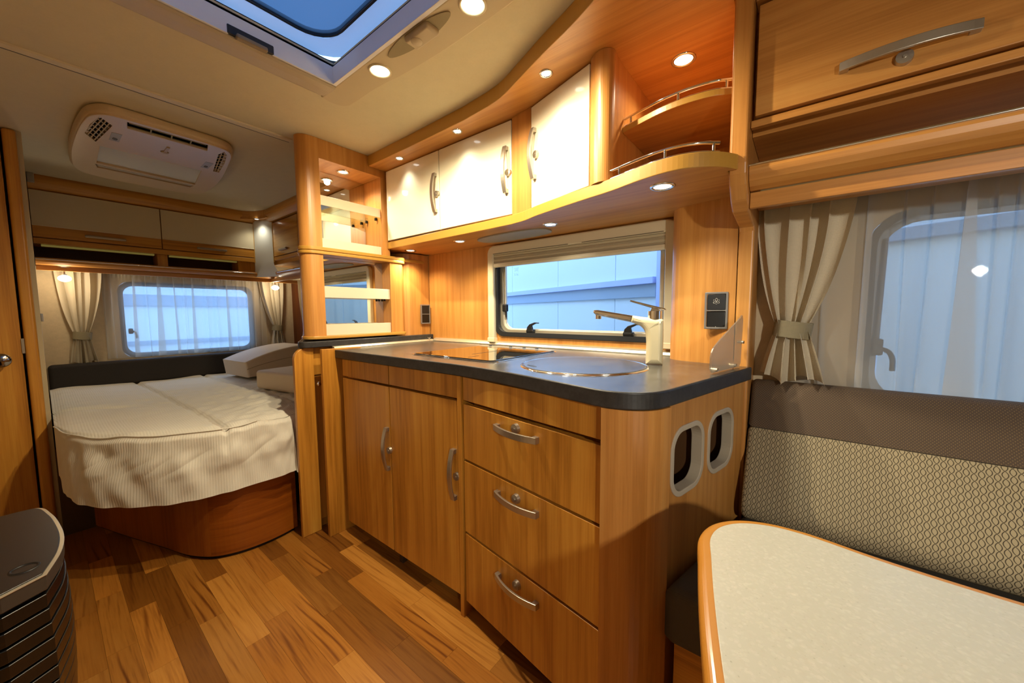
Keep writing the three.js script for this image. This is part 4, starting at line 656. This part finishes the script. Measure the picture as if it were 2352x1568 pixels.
// ------------------------------------------------------------------ bed
const front = curve2([[0.004, -2.60], [0.025, -2.46], [0.07, -2.31], [0.15, -2.175], [0.27, -2.06], [0.42, -1.985], [0.58, -1.945], [0.70, -1.935], [0.77, -1.945]], 80);
{
  const t = thing('corner_bed', 'curved wooden base of the corner bed standing on the floor', 'bed', [0.7, 0, -2.9]);
  const o = curve2([[0.105, -2.80], [0.19, -2.54], [0.285, -2.27], [0.312, -2.185], [0.345, -2.10], [0.405, -2.01], [0.48, -1.965], [0.57, -1.946], [0.66, -1.95], [0.735, -1.966]], 44);
  part('front_panel', prism([...o, [0.735, -2.3], [0.6, -2.9]], 0.016, 0.44, 0.001, 'x'), std(0xffffff, 0.36, { map: woodMap2, color: new THREE.Color(0xc8a080) }), t, 'curved front panel');
  part('plinth', prism(offset([...o, [0.735, -2.3], [0.6, -2.9]], -0.012), 0, 0.02, 0), black, t);
  part('side_panel', [box(0.0, 0.14, 0, 0.44, -3.85, -2.825, 0, 'z')], std(0x4a3418, 0.7), t);
  part('slatted_deck', [prism([[0.01, -3.85], ...front.filter(([x]) => x > 0.03).map(([x, z]) => [x, z - 0.06]), [0.80, -2.12], [1.51, -2.12], [1.51, -3.85]], 0.44, 0.46, 0)], wood2, t);
}
const fz = (x) => { if (x <= front[0][0]) return front[0][1]; for (let i = 1; i < front.length; i++) if (front[i][0] >= x) { const a = front[i - 1], b = front[i]; return lerp(a[1], b[1], (x - a[0]) / Math.max(1e-6, b[0] - a[0])); } return lerp(-1.945, -2.13, smooth(0.77, 0.83, x)); };
const seamX = (z) => lerp(0.40, 0.47, (z + 3.8) / 1.8), seam2 = (z) => lerp(0.78, 0.86, (z + 3.8) / 1.8);
const quilt = (x, z) => {                                                   // height of the bed cloth over the three mattress pieces
  const n = noise, s = Math.exp(-(((x - seamX(z)) / 0.012) ** 2)) + Math.exp(-(((x - seam2(z)) / 0.012) ** 2)), cross = Math.exp(-(((z + 2.92 - 0.35 * x) / 0.014) ** 2)) * (x < 0.42 ? 1 : 0.35);
  const zone = smooth(0.35, 0.75, x) * smooth(-3.45, -2.75, z), f = z * 0.9 + x * 0.5;
  let h = -0.016 * s - 0.009 * cross + 0.006 * n.noise(x * 3, z * 3, 1) + 0.0035 * n.noise(x * 7, z * 16, 4);
  h += zone * (0.016 * Math.abs(n.noise(x * 4 + 3, f * 14, 2)) + 0.022 * (0.4 - Math.abs(n.noise(x * 6 - z * 3, z * 11 + x * 4, 7))) + 0.008 * n.noise(x * 18, z * 22, 3));
  h += (1 - zone) * 0.008 * n.noise(x * 4 + z * 2, z * 13 - x * 3, 9);
  return h;
};
{
  const t = thing('mattress', 'three-piece mattress with curved foot end under the ribbed cloth', 'mattress', [0.7, 0.46, -2.9]);
  const cut = front.map(([x, z]) => [x, z - 0.035]), yes = (a, b) => cut.filter(([x]) => x > a && x < b);
  part('piece', prism([[0.012, -3.79], [0.012, -2.66], ...yes(0.012, 0.43), [0.43, fz(0.43) - 0.035], [0.43, -3.79]], 0.462, 0.584, 0.012, 'z', [], 3), mattressCloth, t);
  part('piece', prism([[0.436, -3.79], [0.436, fz(0.436) - 0.035], ...yes(0.437, 0.765), [0.775, -2.13], [0.815, -2.13], [0.815, -3.79]], 0.462, 0.584, 0.012, 'z', [], 3), mattressCloth, t);
  part('piece', prism([[0.82, -3.79], [0.82, -2.13], [1.50, -2.13], [1.50, -3.79]], 0.462, 0.584, 0.012, 'z', [], 3), mattressCloth, t);
}
{ // ribbed cloth: lies on the mattress and hangs over the curved edge
  const N = 190, M1 = 150;
  const topG = sheet(N, M1, (u, v) => { const x = lerp(0.005, 1.49, u), zf = fz(x) - 0.012, z = lerp(-3.785, zf, v), e = smooth(0.05, 0, zf - z) * 0.010, l = smooth(0.05, 0, x) * 0.008; return [x, 0.600 + 0.02 * smooth(0.45, 0.05, x) * smooth(-2.4, -3.6, z) + quilt(x, z) - e - l, z, x, z]; });
  const total = front.length - 1, hang = sheet(260, 70, (u, v) => {
    const i = u * total, k = Math.min(total - 1, Math.floor(i)), f = i - k, a = front[k], b = front[k + 1], x = lerp(a[0], b[0], f), z = lerp(a[1], b[1], f), l = Math.hypot(b[0] - a[0], b[1] - a[1]) || 1, nx = -(b[1] - a[1]) / l * -1, nzz = (b[0] - a[0]) / l, dx = -Math.abs(b[1] - a[1]) / l, dz = Math.abs(b[0] - a[0]) / l;
    const hem = 0.322 + 0.010 * Math.sin(u * 9) + 0.05 * smooth(0.12, 0, u), top = 0.592 + quilt(x, z - 0.012), d = Math.pow(v, 1.15);
    const wav = noise.noise(u * 6, v * 0.9, 11) * 0.028 * d + noise.noise(u * 14 - v * 1.2, v * 1.3, 5) * 0.016 * smooth(0.02, 0.3, v) + noise.noise(u * 26 + v * 3, v * 2.0, 8) * 0.006 * smooth(0, 0.2, v) + 0.016 * Math.abs(noise.noise(u * 11 + v * 2.6, v * 1.2, 21)) * smooth(0.25, 0.05, Math.abs(v - 0.45));
    const flare = 0.012 * smooth(0, 0.08, v) + 0.030 * d + 0.02 * smooth(0.86, 1, u) * d, q = flare + wav;
    return [x + dx * q * smooth(0, 0.35, u) - 0.035 * smooth(0.9, 1, u) * d, lerp(top, hem, v), z + dz * q, u * 1.35, v * 0.3];
  });
  const c = solo('bed_cloth', [topG, hang], bedCloth, 'cream ribbed cloth spread over the bed and hanging over its curved foot', 'bedspread');
  part('seam', tube(front.filter((_, i) => i % 4 === 0 && i < 64).map(([x, z]) => [x, 0.594 + quilt(x, z - 0.012), z + 0.001]), 0.0032, 90, 6), bedCloth, c, 'piped edge seam');
}
solo('headboard_bolster', box(0.006, 1.51, 0.59, 0.766, -3.872, -3.79, 0.022, 'x', 4), std(0x241d18, 0.8, { bumpMap: weaveMap, bumpScale: 0.0004 }), 'long dark brown bolster along the rear wall under the window', 'bolster');
{
  const m = new THREE.Matrix4().makeRotationY(0.18).setPosition(1.145, 0.612, -2.55);
  solo('block_cushion', uv(new RoundedBoxGeometry(0.56, 0.118, 0.50, 4, 0.022).translate(0, 0.06, 0).applyMatrix4(m), 'y'), leather, 'cream block cushion lying on the bed beside the display tower', 'cushion');
  const top = curve2([[0.005, 0.115], [0.10, 0.152], [0.22, 0.186], [0.36, 0.208], [0.46, 0.212]], 20), bot = curve2([[0.46, 0.045], [0.30, 0.022], [0.15, 0.006], [0.02, 0.0]], 16), mid = curve2([[0.012, 0.062], [0.10, 0.086], [0.22, 0.108], [0.36, 0.124], [0.452, 0.128]], 20);
  const mm = new THREE.Matrix4().makeRotationY(0.10).setPosition(0.893, 0.624, -3.17);
  const t = thing('curved_cushion', 'bowed cream cushion leaning on the block cushion at the bolster end of the bed', 'cushion', [1.1, 0.62, -3.3]);
  part('pad', uv(extrude(poly([...top, ...bot]), 0.40, 0.014, 5).translate(0, 0, -0.40).applyMatrix4(mm), 'y'), leather, t);
  part('seam', tube(mid.map(([x, y]) => { const p = V(x, y, 0.001).applyMatrix4(mm); return [p.x, p.y, p.z]; }), 0.0025, 50, 6), std(0xb5a58e, 0.8), t, 'sewn seam');
}

// ------------------------------------------------------------------ ceiling: air conditioner, roof hatch, console
{
  const t = thing('air_conditioner', 'cream ceiling air conditioner with two square-mesh grilles above the bed', 'air conditioner', [0.43, 1.88, -2.7]), Y = 1.88;
  const o = curve2([[0.176, -2.247], [0.155, -2.379], [0.141, -2.744], [0.149, -2.98], [0.164, -3.10], [0.203, -3.178], [0.260, -3.20], [0.43, -3.215], [0.62, -3.205], [0.690, -3.165], [0.715, -3.05], [0.716, -2.85], [0.700, -2.65], [0.668, -2.42], [0.640, -2.27], [0.605, -2.222], [0.554, -2.207], [0.43, -2.198], [0.306, -2.19], [0.215, -2.198]], 110, true).slice(0, -1);
  const gl = [[0.196, -2.235], [0.176, -2.36], [0.168, -2.49], [0.208, -2.575], [0.224, -2.45], [0.240, -2.305]], gr = [[0.604, -2.245], [0.594, -2.31], [0.640, -2.600], [0.668, -2.595], [0.651, -2.42], [0.628, -2.29]];
  const slot = [[0.272, -2.215], [0.536, -2.222], [0.550, -2.30], [0.280, -2.288]], dif = [[0.224, -2.620], [0.600, -2.638], [0.634, -2.950], [0.232, -2.920]], gap = [[0.228, -2.945], [0.634, -2.975], [0.628, -3.03], [0.240, -3.01]];
  const acMat = std(0xc6ae8a, 0.35);
  part('skirt', prism(offset(o, 0.006), Y + 0.006, CEIL - 0.001, 0.012, 'x', [offset(o, -0.02)], 4), acMat, t); part('housing', prism(offset(o, -0.002), Y, Y + 0.012, 0.002, 'x', [gl, gr, slot, dif, gap], 2), acMat, t, 'cream plastic housing');
  part('inner_plate', prism(offset(o, -0.02), CEIL - 0.012, CEIL - 0.002, 0), darkVoid, t);
  const grid = (q, n, k) => { const P = (u, v) => { const a = [lerp(q[0][0], q[1][0], u), lerp(q[0][1], q[1][1], u)], b = [lerp(q[3][0], q[2][0], u), lerp(q[3][1], q[2][1], u)]; return [lerp(a[0], b[0], v), Y + 0.004, lerp(a[1], b[1], v)]; }, g = []; for (let i = 0; i <= n; i++) g.push(rod(P(i / n, 0), P(i / n, 1), 0.0026, 6)); for (let j = 0; j <= k; j++) g.push(rod(P(0, j / k), P(1, j / k), 0.0026, 6)); return g; };
  part('grille', grid([[0.198, -2.232], [0.168, -2.49], [0.214, -2.592], [0.240, -2.305]], 6, 4), std(0xb09a72, 0.5), t); part('grille', grid([[0.592, -2.30], [0.640, -2.606], [0.672, -2.60], [0.626, -2.24]], 7, 3), std(0xb09a72, 0.5), t);
  part('slot_louvre', [rod([0.279, Y + 0.004, -2.228], [0.532, Y + 0.004, -2.234], 0.003, 6), rod([0.285, Y + 0.006, -2.278], [0.545, Y + 0.006, -2.288], 0.003, 6), ...[0.345, 0.412, 0.478].map((x) => rod([x, Y + 0.004, -2.225], [x + 0.006, Y + 0.004, -2.285], 0.003, 6))], std(0x8d7f54, 0.5), t);
  part('light_panel', prism([[0.222, -2.616], [0.603, -2.634], [0.638, -2.954], [0.230, -2.925]], Y + 0.010, Y + 0.016, 0.001, 'x'), std(0xe4eef2, 0.12, { clearcoat: 1, clearcoatRoughness: 0.06, ior: 1.8 }), t, 'glossy pale panel');
  part('flap', prism([[0.230, -2.942], [0.632, -2.970], [0.628, -3.018], [0.242, -2.998]], Y + 0.004, Y + 0.010, 0.002, 'x'), std(0xb6ab9a, 0.25), t, 'narrow outlet flap');
  part('lever', [lathe([[0, 0], [0.012, 0.001], [0.016, 0.006], [0, 0.006]], 18).translate(0.425, Y - 0.006, -2.475), box(0.419, 0.431, Y - 0.005, Y, -2.46, -2.39, 0.001)], std(0xa88a58, 0.4), t);
  for (const [x, z] of [[0.258, -2.44], [0.597, -2.52]]) { const p = part('badge', box(x - 0.016, x + 0.016, Y - 0.0012, Y, z - 0.055, z + 0.055, 0.0004, 'z'), std(0x9a917f, 0.4), t); part('emblem', [tube([...Array(12)].map((_, i) => { const a = i / 12 * Math.PI * 2; return [x + 0.007 * Math.cos(a), Y - 0.002, z - 0.02 + 0.011 * Math.sin(a)]; }), 0.0013, 30, 5, true), rod([x + 0.005, Y - 0.002, z - 0.032], [x - 0.005, Y - 0.002, z - 0.008], 0.0012, 5)], std(0x2e2a26, 0.5), p); }
}
{
  const w = struct('window_4', alongX([[-1.478, CEIL], [-1.470, 1.915], [-1.44, 1.901], [-1.385, 1.892], [-1.352, 1.891], [-1.345, 1.896], [-1.345, 1.955], [-1.358, 1.955], [-1.358, CEIL]], HX0 - 0.06, HX1 + 0.006, 0.002, 'x'), std(0xb3a284, 0.5));
  const lip = std(0xe4e6ea, 0.35);
  part('inner_frame', [box(HX0, HX1, 1.899, 1.957, HZ0 + 0.0005, HZ0 + 0.008, 0.001), box(HX1 - 0.008, HX1 + 0.005, 1.899, 1.957, HZ0, HZ1, 0.001), box(HX0 - 0.005, HX0 + 0.008, 1.899, 1.957, HZ0, HZ1, 0.001), box(HX0, HX1, 1.899, 1.957, HZ1 - 0.008, HZ1, 0.001)], lip, w, 'white inner frame');
  const ring = (d0, d1, r) => { const q = [[HX0 - d0, HX1 + d0, HZ0 - d0, HZ1 + d0], [HX0 - d1, HX1 + d1, HZ0 - d1, HZ1 + d1]]; return [rrect(...q[0], r), rrect(...q[1], Math.max(0.01, r + d1 - d0))]; };
  const [a0, a1] = ring(0.05, 0.0, 0.06); part('roof_edge', prism(a0, 1.957, 1.968, 0.001, 'y', [a1]), rubber, w, 'dark rubber edge');
  const [c0, c1] = ring(0.055, 0.035, 0.07); part('gasket', prism(c0, 1.968, 2.0, 0.002, 'y', [c1]), rubber, w);
  const [b0, b1] = ring(0.05, -0.04, 0.15); part('dome_border', prism(b0, 2.0, 2.012, 0.003, 'y', [b1]), domeRing, w, 'milky dome border');
  const [e0, e1] = ring(-0.036, -0.042, 0.10); part('dome_seal', prism(e0, 1.997, 2.016, 0.0015, 'y', [e1]), std(0x18222c, 0.5), w, 'thin dark line around the dome pane');
  part('dome_pane', prism(ring(-0.038, -0.1, 0.10)[0], 2.006, 2.0075, 0, 'x'), domeMat, w, 'smoked dome pane');
  part('catch', [box(0.385, 0.505, 1.899, 1.925, -1.3455, -1.334, 0.003, 'x', 2)], std(0x2a2824, 0.6), w); part('catch_grip', [box(0.405, 0.485, 1.893, 1.906, -1.342, -1.324, 0.004, 'x', 3)], std(0x8c7a5c, 0.5), w, 'beige grip');
}
{
  const t = thing('ceiling_console', 'beige ceiling console panel beside the roof hatch with an oval lamp recess', 'panel', [0.77, 1.9, -0.9]);
  part('panel', prism([[HX1 + 0.006, -1.46], ...curve2([[0.742, -1.47], [0.78, -1.462], [0.802, -1.438], [0.806, -1.40], [0.808, -1.25], [0.822, -1.10], [0.83, -0.9], [0.825, -0.7], [0.812, -0.5], [0.80, -0.3]], 40), [HX1 + 0.006, -0.3]], 1.903, CEIL - 0.001, 0.006, 'z', [], 4), std(0xbfae8c, 0.6), t);
  const boat = [...Array(40)].map((_, i) => { const q = i / 40 * Math.PI * 2; return [0.737 + 0.030 * Math.sin(q), -0.925 + 0.142 * Math.sign(Math.cos(q)) * Math.abs(Math.cos(q)) ** 1.3]; });
  part('recess', prism(boat, 1.9005, 1.9045, 0.001, 'z'), std(0x8f8160, 0.7), t, 'boat-shaped recess');
  part('reading_spot', [uv(new RoundedBoxGeometry(0.050, 0.02, 0.105, 4, 0.009).translate(0.738, 1.896, -0.905), 'z'), lathe([[0, -0.004], [0.016, -0.003], [0.019, 0.004], [0, 0.004]], 20).translate(0.735, 1.887, -0.925)], std(0xb3a283, 0.45), t, 'swivelling reading spot, unlit');
}

// ------------------------------------------------------------------ heater on the left
{
  const t = thing('gas_heater', 'black ribbed caravan heater with dark lid and grey rim at the left edge', 'heater', [-0.2, 0, -1.57]);
  const o = [[-0.46, -1.83], ...curve2([[-0.08, -1.832], [-0.045, -1.822], [-0.022, -1.74], [-0.008, -1.63], [-0.003, -1.53], [-0.010, -1.44], [-0.033, -1.338]], 30), [-0.092, -1.302], [-0.46, -1.275]];
  part('rim', prism(offset(o, 0.002), 0.462, 0.499, 0.003, 'y', [], 3), greyRim, t, 'grey rim band');
  part('lid', prism(offset(o, -0.004), 0.494, 0.5025, 0.002, 'y', [], 3), heaterLid, t);
  part('control_ring', lathe([[0.018, 0], [0.019, 0.0018], [0.0225, 0.0018], [0.024, 0]], 30).translate(-0.062, 0.5025, -1.40), black, t, 'round control marking on the lid');
  const slatMat = std(0x0a0a0b, 0.32, { clearcoat: 0.4, clearcoatRoughness: 0.2 });
  for (let k = 0; k < 11; k++) { const y1 = 0.452 - k * 0.0355; part('slat', prism(offset(o, -0.003 + 0.009 * Math.sin((k + 1) / 12 * Math.PI)), y1 - 0.031, y1, 0.0022, 'y', [], 3), slatMat, t); }
  part('trim_line', prism(offset(o, 0.0035), 0.4965, 0.4995, 0.001, 'y', [offset(o, -0.006)]), alu, t, 'thin silver line around the lid');
  part('core', prism(offset(o, -0.014), 0.045, 0.462, 0), heaterBody, t); part('foot_rim', prism(offset(o, -0.002), 0, 0.05, 0.004, 'y', [], 3), greyRim, t);
  const b = solo('bowl', lathe([[0, 0], [0.03, 0], [0.036, 0.01], [0.040, 0.055], [0.043, 0.060], [0.036, 0.060], [0.033, 0.012], [0, 0.008]], 30).translate(-0.155, 0.503, -1.745), greyRim, 'grey thick-rimmed bowl on the heater lid, cut by the left picture edge', 'bowl');
}

scene.environment = null;
renderer.render(scene, camera);
